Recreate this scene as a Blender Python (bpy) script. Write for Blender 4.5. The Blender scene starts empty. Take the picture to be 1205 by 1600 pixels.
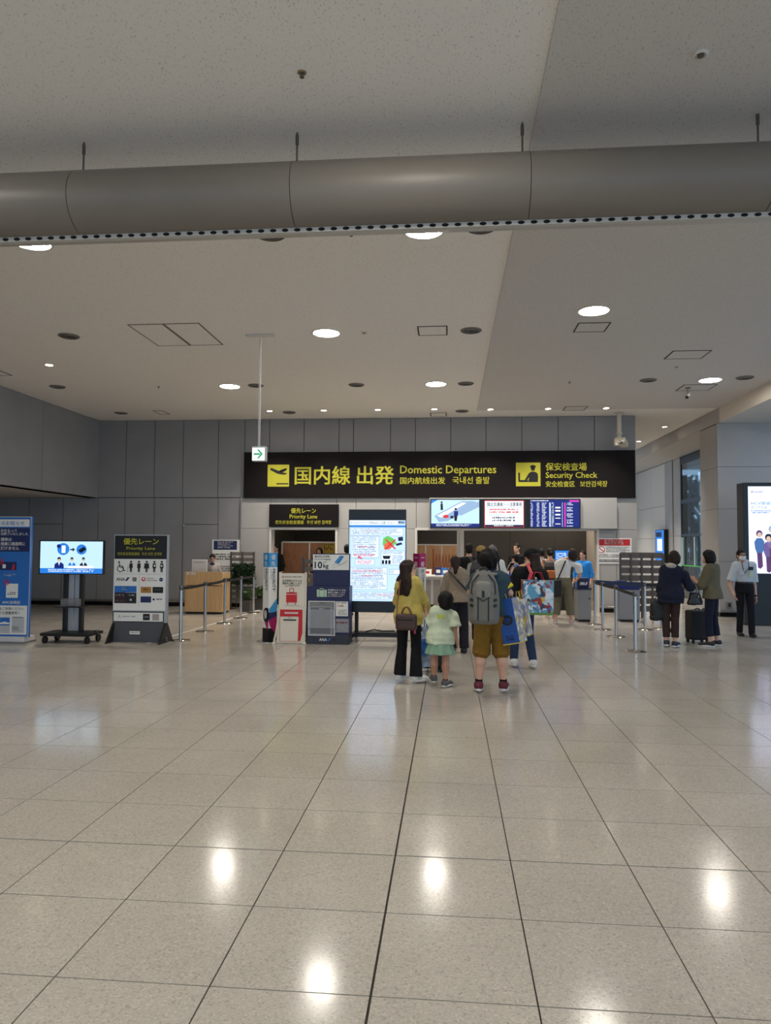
import bpy, math, random
import numpy as np
from mathutils import Vector, Matrix
random.seed(7)
SC = bpy.context.scene
COL = SC.collection

# ------------------------------------------------------------------ camera
FPX, YAW, PITCH, ROLL, EYE = 1131.86, .0887814, .0461174, .00569064, 1.63457
_cy, _sy, _cp, _sp = math.cos(YAW), math.sin(YAW), math.cos(PITCH), math.sin(PITCH)
FWD = Vector((-_sy*_cp, _cy*_cp, _sp)); _R0 = Vector((_cy, _sy, 0)); _U0 = _R0.cross(FWD)
RGT = math.cos(ROLL)*_R0 + math.sin(ROLL)*_U0
UPV = -math.sin(ROLL)*_R0 + math.cos(ROLL)*_U0
cam_data = bpy.data.cameras.new('camera'); cam = bpy.data.objects.new('camera', cam_data); COL.objects.link(cam)
cam_data.sensor_fit = 'HORIZONTAL'; cam_data.sensor_width = 36; cam_data.lens = FPX/1205*36
cam_data.clip_start = .05; cam_data.clip_end = 200
m3 = Matrix((RGT, UPV, -FWD)).transposed()
cam.matrix_world = Matrix.Translation((0, 0, EYE)) @ m3.to_4x4()
SC.camera = cam

# ------------------------------------------------------------------ world / exposure
SC.view_settings.view_transform = 'Standard'; SC.view_settings.look = 'None'
SC.view_settings.gamma = 1; SC.view_settings.use_curve_mapping = False
SC.view_settings.exposure = 1.1
SC.cycles.max_bounces = 7; SC.cycles.diffuse_bounces = 4; SC.cycles.glossy_bounces = 3; SC.cycles.transmission_bounces = 5; SC.cycles.caustics_reflective = False; SC.cycles.caustics_refractive = False
W = bpy.data.worlds.new('world'); SC.world = W; W.use_nodes = True
bg = W.node_tree.nodes['Background']; bg.inputs[0].default_value = (.45, .7, 1, 1); bg.inputs[1].default_value = .6
LAMP = 50.0      # luminance of the large round downlights
SPOT = 150.0      # watts of the small downlights

# ------------------------------------------------------------------ pixel helpers (1205 x 1600 frame)
def ray(x, y): return FWD + RGT*((x-602.5)/FPX) + UPV*((800-y)/FPX)
def G(x, y, z=0.0):
    d = ray(x, y); t = (z-EYE)/d.z; return Vector((0, 0, EYE)) + d*t
def atY(x, y, Y):
    d = ray(x, y); return Vector((0, 0, EYE)) + d*(Y/d.y)
def atX(x, y, X):
    d = ray(x, y); return Vector((0, 0, EYE)) + d*(X/d.x)

# ------------------------------------------------------------------ materials
def lin(c):
    return tuple((v/255/12.92 if v/255 <= .04045 else ((v/255+.055)/1.055)**2.4) for v in c)
_M = {}
def mat(name, rgb=(128, 128, 128), rough=.5, metal=0., emit=0., noise=0., nscale=20., bump=0., spec=.5, stretch=None, alpha=1., trans=0., coat=0.):
    """plain procedural material; rgb in sRGB bytes"""
    if name in _M: return _M[name]
    m = bpy.data.materials.new(name); m.use_nodes = True; _M[name] = m
    nt = m.node_tree; b = nt.nodes['Principled BSDF']; c = lin(rgb)
    b.inputs['Base Color'].default_value = (*c, 1); b.inputs['Roughness'].default_value = rough
    b.inputs['Metallic'].default_value = metal; b.inputs['Specular IOR Level'].default_value = spec
    b.inputs['Alpha'].default_value = alpha; b.inputs['Transmission Weight'].default_value = trans
    b.inputs['Coat Weight'].default_value = coat
    if emit:
        b.inputs['Emission Color'].default_value = (*c, 1); b.inputs['Emission Strength'].default_value = emit
        b.inputs['Base Color'].default_value = (c[0]*.1, c[1]*.1, c[2]*.1, 1)
    if noise or bump:
        tc = nt.nodes.new('ShaderNodeTexCoord'); mp = nt.nodes.new('ShaderNodeMapping'); n = nt.nodes.new('ShaderNodeTexNoise')
        nt.links.new(tc.outputs['Object'], mp.inputs[0]); nt.links.new(mp.outputs[0], n.inputs['Vector'])
        if stretch: mp.inputs['Scale'].default_value = stretch
        n.inputs['Scale'].default_value = nscale; n.inputs['Detail'].default_value = 4
        if noise:
            r = nt.nodes.new('ShaderNodeValToRGB'); r.color_ramp.elements[0].position = .3; r.color_ramp.elements[1].position = .7
            r.color_ramp.elements[0].color = (*[v*(1-noise) for v in c], 1); r.color_ramp.elements[1].color = (*[min(1, v*(1+noise)) for v in c], 1)
            nt.links.new(n.outputs[0], r.inputs[0])
            nt.links.new(r.outputs[0], b.inputs['Base Color'])
            if emit: nt.links.new(r.outputs[0], b.inputs['Emission Color'])
        if bump:
            bm = nt.nodes.new('ShaderNodeBump'); bm.inputs['Strength'].default_value = bump; bm.inputs['Distance'].default_value = .01
            nt.links.new(n.outputs[0], bm.inputs['Height']); nt.links.new(bm.outputs[0], b.inputs['Normal'])
    return m

def wood(name, a, b_, scale=3., rough=.45):
    m = mat(name, a, rough); nt = m.node_tree; b = nt.nodes['Principled BSDF']
    tc = nt.nodes.new('ShaderNodeTexCoord'); mp = nt.nodes.new('ShaderNodeMapping'); n = nt.nodes.new('ShaderNodeTexNoise'); r = nt.nodes.new('ShaderNodeValToRGB')
    mp.inputs['Scale'].default_value = (18, 18, 1.1); n.inputs['Scale'].default_value = scale; n.inputs['Detail'].default_value = 6; n.inputs['Distortion'].default_value = .6
    r.color_ramp.elements[0].position = .3; r.color_ramp.elements[1].position = .72
    r.color_ramp.elements[0].color = (*lin(a), 1); r.color_ramp.elements[1].color = (*lin(b_), 1)
    nt.links.new(tc.outputs['Object'], mp.inputs[0]); nt.links.new(mp.outputs[0], n.inputs['Vector']); nt.links.new(n.outputs[0], r.inputs[0]); nt.links.new(r.outputs[0], b.inputs['Base Color'])
    return m

def ceiling_mat(name, rgb):
    m = mat(name, rgb, .95, spec=.1); nt = m.node_tree; b = nt.nodes['Principled BSDF']
    geo = nt.nodes.new('ShaderNodeNewGeometry'); mp = nt.nodes.new('ShaderNodeMapping'); mp.inputs['Scale'].default_value = (1, .38, 1)
    n = nt.nodes.new('ShaderNodeTexNoise'); n.inputs['Scale'].default_value = 105; n.inputs['Detail'].default_value = 3; n.inputs['Distortion'].default_value = .42
    r = nt.nodes.new('ShaderNodeValToRGB'); c = lin(rgb)
    r.color_ramp.elements[0].position = .33; r.color_ramp.elements[1].position = .40
    r.color_ramp.elements[0].color = (*[v*.7 for v in c], 1); r.color_ramp.elements[1].color = (*c, 1)
    nt.links.new(geo.outputs['Position'], mp.inputs[0]); nt.links.new(mp.outputs[0], n.inputs['Vector']); nt.links.new(n.outputs[0], r.inputs[0]); nt.links.new(r.outputs[0], b.inputs['Base Color'])
    return m

def tile_mat(name, rgb):
    m = mat(name, rgb, .2, spec=.32); nt = m.node_tree; b = nt.nodes['Principled BSDF']; L = nt.links.new
    geo = nt.nodes.new('ShaderNodeNewGeometry'); oi = nt.nodes.new('ShaderNodeObjectInfo')
    n1 = nt.nodes.new('ShaderNodeTexVoronoi'); n1.inputs['Scale'].default_value = 130
    n2 = nt.nodes.new('ShaderNodeTexNoise'); n2.inputs['Scale'].default_value = 1.1; n2.inputs['Detail'].default_value = 5
    n3 = nt.nodes.new('ShaderNodeTexNoise'); n3.inputs['Scale'].default_value = 2.3; n3.inputs['Detail'].default_value = 8; n3.inputs['Roughness'].default_value = .7
    c = lin(rgb)
    sp = nt.nodes.new('ShaderNodeSeparateColor'); r = nt.nodes.new('ShaderNodeValToRGB')
    L(geo.outputs['Position'], n1.inputs['Vector']); L(geo.outputs['Position'], n2.inputs['Vector']); L(geo.outputs['Position'], n3.inputs['Vector'])
    L(n1.outputs['Color'], sp.inputs[0]); L(sp.outputs[0], r.inputs[0])
    cr = r.color_ramp; cr.elements[0].position = 0; cr.elements[0].color = (*[v*.74 for v in c], 1); cr.elements[1].position = 1; cr.elements[1].color = (*[min(1, v*1.2) for v in c], 1)
    e = cr.elements.new(.12); e.color = (*[v*.93 for v in c], 1); e = cr.elements.new(.85); e.color = (*[v*1.06 for v in c], 1)
    # broad unevenness, per-tile shade, pale wax stains with ragged outlines
    mr = nt.nodes.new('ShaderNodeMapRange'); mr.inputs[1].default_value = .3; mr.inputs[2].default_value = .7; mr.inputs[3].default_value = .93; mr.inputs[4].default_value = 1.05
    L(n2.outputs[0], mr.inputs[0])
    mo = nt.nodes.new('ShaderNodeMapRange'); mo.inputs[3].default_value = .97; mo.inputs[4].default_value = 1.03; L(oi.outputs['Random'], mo.inputs[0])
    mu = nt.nodes.new('ShaderNodeMath'); mu.operation = 'MULTIPLY'; L(mr.outputs[0], mu.inputs[0]); L(mo.outputs[0], mu.inputs[1])
    mx = nt.nodes.new('ShaderNodeMix'); mx.data_type = 'RGBA'; mx.blend_type = 'MULTIPLY'; mx.inputs[0].default_value = 1
    L(r.outputs[0], mx.inputs[6]); L(mu.outputs[0], mx.inputs[7])
    st = nt.nodes.new('ShaderNodeMapRange'); st.inputs[1].default_value = .665; st.inputs[2].default_value = .69; L(n3.outputs[0], st.inputs[0])
    m2 = nt.nodes.new('ShaderNodeMix'); m2.data_type = 'RGBA'; m2.inputs[7].default_value = (*lin((206, 190, 168)), 1)
    k = nt.nodes.new('ShaderNodeMath'); k.operation = 'MULTIPLY'; k.inputs[1].default_value = .45; L(st.outputs[0], k.inputs[0]); L(k.outputs[0], m2.inputs[0])
    L(mx.outputs[2], m2.inputs[6]); L(m2.outputs[2], b.inputs['Base Color'])
    rr = nt.nodes.new('ShaderNodeMapRange'); rr.inputs[1].default_value = .3; rr.inputs[2].default_value = .7; rr.inputs[3].default_value = .11; rr.inputs[4].default_value = .17
    L(n2.outputs[0], rr.inputs[0]); L(rr.outputs[0], b.inputs['Roughness'])
    return m

# ------------------------------------------------------------------ mesh helpers
def tag(o, label=None, cat=None, group=None, kind=None):
    if label: o['label'] = label
    if cat: o['category'] = cat
    if group: o['group'] = group
    if kind: o['kind'] = kind
    return o
def thing(name, label, cat, loc=(0, 0, 0), rz=0., group=None):
    o = bpy.data.objects.new(name, None); COL.objects.link(o); o.empty_display_size = .2
    o.location = loc; o.rotation_euler = (0, 0, rz)
    return tag(o, label, cat, group)

class MB:
    def __init__(s): s.v = []; s.f = []
    def add(s, v, f):
        n = len(s.v); s.v += [tuple(p) for p in v]; s.f += [tuple(i+n for i in q) for q in f]; return s
    def box(s, x0, x1, y0, y1, z0, z1):
        v = [(x, y, z) for z in (z0, z1) for y in (y0, y1) for x in (x0, x1)]
        return s.add(v, [(0, 2, 3, 1), (4, 5, 7, 6), (0, 1, 5, 4), (2, 6, 7, 3), (0, 4, 6, 2), (1, 3, 7, 5)])
    def obox(s, c, ax, ay, az, hx, hy, hz):
        c, ax, ay, az = map(Vector, (c, ax, ay, az)); v = [c+ax*(hx*i)+ay*(hy*j)+az*(hz*k) for k in (-1, 1) for j in (-1, 1) for i in (-1, 1)]
        return s.add(v, [(0, 2, 3, 1), (4, 5, 7, 6), (0, 1, 5, 4), (2, 6, 7, 3), (0, 4, 6, 2), (1, 3, 7, 5)])
    def bar(s, p, q, w, h, up=(0, 0, 1)):
        p, q = Vector(p), Vector(q); d = (q-p); L = d.length; d.normalize(); sd = d.cross(Vector(up))
        if sd.length < 1e-4: sd = d.cross(Vector((1, 0, 0)))
        sd.normalize(); u = sd.cross(d); return s.obox((p+q)/2, d, sd, u, L/2, w/2, h/2)
    def ring(s, c, ax, ay, r, n, ry=None):
        ry = r if ry is None else ry
        return [Vector(c)+Vector(ax)*(r*math.cos(2*math.pi*i/n))+Vector(ay)*(ry*math.sin(2*math.pi*i/n)) for i in range(n)]
    def loft(s, rings, cap0=True, cap1=True):
        n = len(rings[0]); v = [p for r in rings for p in r]; f = []
        for k in range(len(rings)-1):
            for i in range(n):
                j = (i+1) % n; f.append((k*n+i, k*n+j, (k+1)*n+j, (k+1)*n+i))
        if cap0: f.append(tuple(range(n-1, -1, -1)))
        if cap1: f.append(tuple((len(rings)-1)*n+i for i in range(n)))
        return s.add(v, f)
    def cyl(s, p, q, r0, r1=None, n=16):
        r1 = r0 if r1 is None else r1; p, q = Vector(p), Vector(q); d = (q-p).normalized()
        a = d.cross(Vector((0, 0, 1)) if abs(d.z) < .9 else Vector((1, 0, 0))).normalized(); b = d.cross(a)
        return s.loft([s.ring(p, a, b, r0, n), s.ring(q, a, b, r1, n)])
    def lathe(s, prof, c=(0, 0, 0), n=24):
        return s.loft([s.ring((c[0], c[1], c[2]+z), (1, 0, 0), (0, 1, 0), max(r, 1e-4), n) for r, z in prof])
    def tube(s, pts, r, n=8, rs=None):
        pts = [Vector(p) for p in pts]; rings = []; a = None
        for i, p in enumerate(pts):
            d = (pts[min(i+1, len(pts)-1)]-pts[max(i-1, 0)]).normalized()
            if a is None: a = d.cross(Vector((0, 0, 1)) if abs(d.z) < .9 else Vector((1, 0, 0))).normalized()
            a = (a-d*a.dot(d)).normalized(); b = d.cross(a); rr = rs[i] if rs else r
            rings.append(s.ring(p, a, b, rr, n))
        return s.loft(rings)
    def strap(s, pts, w, t, nrm):
        """flat band along pts; nrm = list of normals or one normal"""
        pts = [Vector(p) for p in pts]; rings = []
        for i, p in enumerate(pts):
            d = (pts[min(i+1, len(pts)-1)]-pts[max(i-1, 0)]).normalized()
            nn = Vector(nrm[i] if isinstance(nrm, list) else nrm); nn = (nn-d*nn.dot(d)).normalized(); sd = d.cross(nn)
            rings.append([p+sd*w/2+nn*t/2, p-sd*w/2+nn*t/2, p-sd*w/2-nn*t/2, p+sd*w/2-nn*t/2])
        return s.loft(rings)
    def prism(s, pts, y0, y1):
        """polygon in the XZ plane extruded along Y"""
        n = len(pts); v = [(x, y0, z) for x, z in pts]+[(x, y1, z) for x, z in pts]
        return s.add(v, [tuple(range(n)), tuple(range(2*n-1, n-1, -1))]+[(i, i+n, (i+1) % n+n, (i+1) % n) for i in range(n)])
    def prismx(s, pts, x0, x1):
        """polygon in the YZ plane extruded along X"""
        n = len(pts); v = [(x0, y, z) for y, z in pts]+[(x1, y, z) for y, z in pts]
        return s.add(v, [tuple(range(n)), tuple(range(2*n-1, n-1, -1))]+[(i, i+n, (i+1) % n+n, (i+1) % n) for i in range(n)])
    def mesh(s, name, material=None, smooth=False, fix=True):
        me = bpy.data.meshes.new(name); me.from_pydata(s.v, [], s.f); me.validate()
        if fix:
            import bmesh
            b = bmesh.new(); b.from_mesh(me); bmesh.ops.recalc_face_normals(b, faces=b.faces); b.to_mesh(me); b.free()
        if material: me.materials.append(material)
        if smooth is not False:
            me.polygons.foreach_set('use_smooth', [True]*len(me.polygons))
            if smooth != 'all': me.set_sharp_from_angle(angle=math.radians(40))
        return me
    def build(s, name, material, parent=None, smooth=False, bevel=0., kind=None, fix=True):
        return link(name, s.mesh(name, material, smooth, fix), parent, bevel, kind)
def link(name, me, parent=None, bevel=0., kind=None):
    o = bpy.data.objects.new(name, me); COL.objects.link(o)
    if parent: o.parent = parent
    if bevel:
        b = o.modifiers.new('bevel', 'BEVEL'); b.width = bevel; b.segments = 2; b.limit_method = 'ANGLE'; b.angle_limit = .6
    if kind: o['kind'] = kind
    return o
def copy_tree(o, parent=None):
    c = o.copy(); COL.objects.link(c); c.parent = parent
    for ch in list(o.children): copy_tree(ch, c)
    return c
def struct(name, mb, m, parent=None, **k):
    o = mb.build(name, m, parent, **k)
    if not parent: o['kind'] = 'structure'
    return o

# ------------------------------------------------------------------ flat print: lettering and shapes on a panel
def text_geo(s, bold=0.):
    c = bpy.data.curves.new('t', 'FONT'); c.body = s; c.resolution_u = 2
    if bold: c.offset = bold
    o = bpy.data.objects.new('t', c); me = bpy.data.meshes.new_from_object(o)
    v = np.zeros(len(me.vertices)*3); me.vertices.foreach_get('co', v); v = v.reshape(-1, 3)[:, :2]
    f = [tuple(p.vertices) for p in me.polygons]
    bpy.data.objects.remove(o); bpy.data.curves.remove(c); bpy.data.meshes.remove(me)
    return v, f
_tcache = {}
class Print:
    """collects flat shapes per colour on a front face looking to local -Y; px rect -> local x, z"""
    def __init__(s, parent, px, x0, x1, z0, z1, y, part='print'):
        s.p = parent; s.px = px; s.x0, s.x1, s.z0, s.z1, s.y = x0, x1, z0, z1, y; s.l = {}; s.part = part; s.t = []
    def P(s, x, y):
        a, b, c, d = s.px
        return (s.x0+(x-a)/(c-a)*(s.x1-s.x0), s.z0+(d-y)/(d-b)*(s.z1-s.z0))
    def poly(s, m, pts, lay=1):
        q = [s.P(*p) for p in pts]; yy = s.y-.0015*lay; ar = abs(sum(a[0]*b[1]-b[0]*a[1] for a, b in zip(q, q[1:]+q[:1])))/2
        if ar > .0015 and s.part == 'print': s.t.append((m, MB().add([(x, yy, z) for x, z in q], [tuple(range(len(q)))]), 'print')); return s
        s.l.setdefault((m, s.part), MB()).add([(x, yy, z) for x, z in q], [tuple(range(len(q)))]); return s
    def rect(s, m, x0, y0, x1, y1, lay=1): return s.poly(m, [(x0, y1), (x1, y1), (x1, y0), (x0, y0)], lay)
    def frame(s, m, x0, y0, x1, y1, t, lay=1):
        s.rect(m, x0, y0, x1, y0+t, lay); s.rect(m, x0, y1-t, x1, y1, lay); s.rect(m, x0, y0+t, x0+t, y1-t, lay); return s.rect(m, x1-t, y0+t, x1, y1-t, lay)
    def disc(s, m, x, y, r, lay=1, ry=None, n=20):
        ry = r if ry is None else ry
        return s.poly(m, [(x+r*math.cos(2*math.pi*i/n), y+ry*math.sin(2*math.pi*i/n)) for i in range(n)], lay)
    def line(s, m, pts, w, lay=1):
        for (ax, ay), (bx, by) in zip(pts, pts[1:]):
            d = math.hypot(bx-ax, by-ay) or 1; nx, ny = -(by-ay)/d*w/2, (bx-ax)/d*w/2
            s.poly(m, [(ax+nx, ay+ny), (bx+nx, by+ny), (bx-nx, by-ny), (ax-nx, ay-ny)], lay)
        return s
    def ring(s, m, x, y, r0, r1, lay=1, n=24):
        for i in range(n):
            a, b = 2*math.pi*i/n, 2*math.pi*(i+1)/n
            s.poly(m, [(x+r*math.cos(t), y+r*math.sin(t)) for r, t in ((r0, a), (r1, a), (r1, b), (r0, b))], lay)
        return s
    def text(s, m, txt, x0, y0, x1, y1, lay=2, bold=0., rot=False):
        if txt not in _tcache: _tcache[txt] = text_geo(txt)
        v, f = _tcache[txt]; a, b = v.min(0), v.max(0); u = (v-a)/(b-a); yy = s.y-.0015*lay; mb = MB(); e = bold*(y1-y0 if not rot else x1-x0)*1.1
        for kk, (dx, dy) in enumerate(((0, 0),) if not bold else ((-e, -e*.6), (e, e*.6), (-e, e*.6), (e, -e*.6))):
            out = []; yy -= .0003*(kk > 0)
            for uu, vv in u:
                x, y = (x0+uu*(x1-x0), y1-vv*(y1-y0)) if not rot else (x0+vv*(x1-x0), y0+uu*(y1-y0))
                q = s.P(x+dx, y+dy); out.append((q[0], yy, q[1]))
            mb.add(out, f)
        s.t.append((m, mb, 'lettering')); return s
    def lines(s, m, x0, y0, x1, y1, rows, gl=None, fill=.62, lay=2, ragged=.25):
        """rows of tiny glyph marks where the writing cannot be read"""
        keep, s.part = s.part, 'fine_print'; h = (y1-y0)/rows; rnd = random.Random(int(x0*7+y0*13+x1))
        for i in range(rows):
            y = y0+i*h; x = x0; xe = x1-(x1-x0)*ragged*rnd.random()*(1 if i % 2 else .4); g = gl or h
            while x+g*.5 < xe:
                w = g*rnd.uniform(.6, .95)
                if rnd.random() > .06:
                    for _ in range(2):
                        if rnd.random() < .6: s.rect(m, x, y+h*rnd.uniform(0, fill*.6), min(x+w, xe), y+h*rnd.uniform(fill*.62, fill), lay)
                        else: s.rect(m, x+w*rnd.uniform(0, .3), y, min(x+w*rnd.uniform(.5, 1), xe), y+h*fill, lay)
                x += g
        s.part = keep; return s
    def done(s):
        for (m, part), mb in s.l.items(): mb.build(part, m, s.p, fix=False, kind='stuff' if part == 'fine_print' else None)
        for m, mb, nm in s.t: mb.build(nm, m, s.p, fix=False)
# ================================================================== STRUCTURE
CZ, YW = 4.95, 18.65
XL, XS, XR, XB = -9.44, -5.44, 4.66, 6.35      # left bulkhead, sign wall left edge, sign wall right edge, right bulkhead
M_tile = tile_mat('floor_stone', (184, 176, 164)); M_grout = mat('grout', (62, 55, 50), .8)
M_ceil = ceiling_mat('ceiling_board', (241, 237, 231)); M_ceil2 = ceiling_mat('ceiling_board_grey', (208, 204, 199))
M_panel = mat('grey_wall_panel', (146, 145, 146), .45, noise=.05, nscale=1.5, spec=.4)
M_dark = mat('wall_core', (52, 50, 50), .8)
M_light = mat('light_wall_panel', (165, 163, 160), .55, noise=.03, nscale=1.2)
M_white = mat('white_paint', (214, 212, 208), .5)
M_blackp = mat('black_panel', (24, 19, 19), .6, spec=.15)
M_steel = mat('brushed_steel', (190, 186, 180), .22, metal=1.)
M_inner = mat('inner_wall', (74, 72, 70), .7, noise=.04)
M_soff = mat('soffit_paint', (206, 203, 198), .8)
M_beige = mat('beige_wall_panel', (230, 220, 207), .6, noise=.03)
M_col = mat('column_panel', (176, 172, 168), .5, noise=.04, nscale=2)

# floor: grout bed, single tiles near the camera, the remaining field in one part
TS = .6; GX0, GY0 = -.284, 3.893           # a joint crossing measured on the floor
floor = struct('floor', MB().box(-16, 14, -8, 32, -.06, -.012), M_grout)
def joint(k, wide): return .005 if k == 0 and wide else .0032
cand = []
for j in range(-20, 48):
    for i in range(-27, 24):
        x0 = GX0+i*TS+joint(i, 1); x1 = GX0+(i+1)*TS-joint(i+1, 1); y0 = GY0+j*TS+(.005 if j == 0 else .003); y1 = GY0+(j+1)*TS-(.005 if j == -1 else .003)
        c = Vector(((x0+x1)/2, (y0+y1)/2, 0)); d = c-Vector((0, 0, EYE)); w = d.dot(FWD)
        px = 602.5+FPX*d.dot(RGT)/w if w > 0 else -1e6; py = 800-FPX*d.dot(UPV)/w if w > 0 else -1e6
        seen = w > 0 and -110/max(w/5, .5) < px < 1205+110/max(w/5, .5) and py < 1600+330/max(w, .7)
        cand.append((0 if seen and c.y > 1.8 else 1, c.y if seen else c.length, x0, x1, y0, y1))
cand.sort()
_tm = {}; field = MB()
for k, (ns, _, x0, x1, y0, y1) in enumerate(cand):
    if k < 290 and ns == 0:
        w, h = round(x1-x0, 4), round(y1-y0, 4)
        if (w, h) not in _tm: _tm[(w, h)] = MB().box(-w/2, w/2, -h/2, h/2, -.012, 0).mesh('tile', M_tile)
        o = link('tile', _tm[(w, h)], floor); o.location = ((x0+x1)/2, (y0+y1)/2, 0)
        o.rotation_euler = (random.uniform(-.0005, .0005), random.uniform(-.0005, .0005), 0)
    else:
        field.box(x0, x1, y0, y1, -.012, 0)
field.build('tile_field', M_tile, floor, kind='stuff', fix=False)
# pale strip let into the floor beside the belt posts
MB().add([(-4.98, 11.6, .001), (-4.93, 11.6, .001), (-4.72, 17.9, .001), (-4.77, 17.9, .001)], [(0, 1, 2, 3)]).build('marking_tape', M_white, floor)

# ceiling: main slab, a greyer field on the right lying 2 cm lower, low soffits on both sides
ceiling = struct('ceiling', MB().box(XL-.3, XB+.2, -8, 32, CZ, CZ+.2), M_ceil)
MB().box(.655, XB, -8, 17.66, CZ-.02, CZ+.01).build('ceiling_field', M_ceil2, ceiling)
struct('ceiling', MB().box(-16, XL, -8, 18.7, 2.87, 3.0), M_soff)
struct('ceiling', MB().box(XB+.022, 14, -8, 17.82, 4.6, 4.75), M_soff)
struct('ceiling', MB().box(XB+.022, 7.7, 19.03, 32, 4.62, 4.75), M_soff)
wl = struct('wall_left', MB().box(XL-.3, XL, -8, YW, 2.87, CZ), M_dark)
for y0, y1 in ((-8, -2), (-2, 2), (2, 6), (6, 10), (10, 13), (13, 15.95), (15.95, YW)):
    MB().box(XL, XL+.02, y0+.006, y1-.006, 2.87, CZ-.01).build('wall_panel', M_panel, wl)
struct('wall_left', MB().box(-16.2, -16, -8, 19, 0, 3), M_panel)
wr = struct('wall_right', MB().box(XB+.02, XB+.25, -8, 32, 4.66, CZ), M_soff)
for y0, y1 in ((-8, -3), (-3, 2), (2, 7), (7, 12), (12, 17.66), (17.66, 23), (23, 28), (28, 32)):
    MB().box(XB, XB+.02, y0+.004, y1-.004, 4.6, CZ-.008).build('bulkhead_panel', M_beige if y0 < 17.6 else M_col, wr)

# back wall: dark core, panels with open joints, light cladding with two openings below the sign
wb = struct('wall_back', MB().box(XL-.02, XR-.02, YW+.03, YW+.2, 2.87, CZ).box(-16, XS, YW+.03, YW+.2, 0, 2.87), M_dark)
def wx(px, py=740): return atY(px, py, YW).x
up = [wx(v) for v in (155, 196.5, 241, 285.7, 340.7, 381.7, 420.8, 474.6, 529.4, 552, 610, 649, 704.4, 759.7, 815.9, 872.6, 929.4)]+[XR]
up[0] = XL
for a, b in zip(up, up[1:]):
    MB().box(a+.008, b-.008, YW, YW+.035, 2.88, CZ-.008).build('wall_panel', M_panel, wb)
MB().box(XR-.03, XR, YW+.005, 26, 0, CZ).build('end_panel', M_light, wb)
lo = [-16, -14, -12.9]+[wx(v, 860) for v in (44, 97, 152, 194, 240, 285, 340)]+[XS]
for a, b in zip(lo, lo[1:]):
    isdoor = abs(a-wx(44, 860)) < .01 or abs(a-wx(285, 860)) < .01
    z1 = 2.862
    MB().box(a+.008, b-.008, YW, YW+.035, 2.17 if isdoor else .01, z1).build('wall_panel', M_panel, wb)
    if isdoor:
        n = 'door_1' if a < -8 else 'door_2'
        d = struct(n, MB().box(a+.012, b-.012, YW+.004, YW+.04, .01, 2.155), M_panel)
        MB().cyl((a+.03, YW-.01, 2.17), (a+.03, YW-.01, 2.10), .018).build('hinge', M_steel, d)
        MB().box(b-.16, b-.12, YW-.03, YW+.004, .98, 1.06).build('handle', M_steel, d)
struct('trim_1', MB().box(XS-.02, XS, YW-.09, YW+.1, 0, 2.87), M_light)
YF = YW-.08      # front of the light cladding
xo = [XS]+[wx(v, 800) for v in (425, 474, 528, 551, 609, 651, 932)]+[XR]
xo = [XS, -4.66, -2.93, -2.42, -1.4, -.86, 3.69, 4.15, XR]
for a, b in zip(xo, xo[1:]):
    if (a, b) in ((-4.66, -2.93), (-.86, 3.69)): continue
    MB().box(a+.005, b-.005, YF, YW+.25, 0, 2.06).build('cladding_panel', M_light, wb)
for a, b in ((XS, -4.66), (-4.66, -3.95), (-3.95, -2.93), (-2.93, -2.42), (-2.42, -1.4), (-1.4, -.86), (-.86, .65), (.65, 2.2), (2.2, 3.69), (3.69, 4.15), (4.15, XR)):
    MB().box(a+.005, b-.005, YF, YW+.25, 2.068, 2.868).build('cladding_panel', M_light, wb)
# white linings of the two openings
M_frame = mat('white_metal_frame', (208, 205, 200), .4)
for k, (a, b) in enumerate(((-4.66, -2.93), (-.86, 3.69))):
    struct('trim_%d' % (k+2), MB().box(a-.03, a+.02, YF-.03, YW+.27, 0, 2.09).box(b-.02, b+.03, YF-.03, YW+.27, 0, 2.09).box(a+.02, b-.02, YF-.03, YW+.27, 2.03, 2.09), M_frame)
# fascia behind the three screens
struct('trim_4', MB().box(-.52, 4.14, YF-.16, YF, 2.08, 2.85), M_light, bevel=.006)
# rooms behind the openings
ib = struct('wall_inner_back', MB().box(-5.4, 5, 24.5, 24.6, 0, 3.3), M_inner)
for i in range(7): MB().box(-5.4+i*1.48, -5.4+(i+1)*1.48-.012, 24.47, 24.5, .01, 3.28).build('wall_panel', M_inner, ib)
struct('wall_inner_left', MB().box(-5.4, -5.3, YW+.3, 24.5, 0, 3.3), M_inner)
struct('wall_inner_middle', MB().box(-2.6, -1.0, YW+.3, 20.8, 0, 3.3), M_inner)
struct('wall_inner_right', MB().box(4.5, 4.6, YW+.3, 24.5, 0, 3.3), M_beige)
struct('ceiling', MB().box(-5.4, 4.62, YW+.26, 24.6, 3.3, 3.4), M_soff)
M_wood = wood('brown_veneer', (122, 82, 56), (158, 112, 78)); M_wood2 = wood('light_oak', (176, 132, 92), (206, 164, 120))
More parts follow.
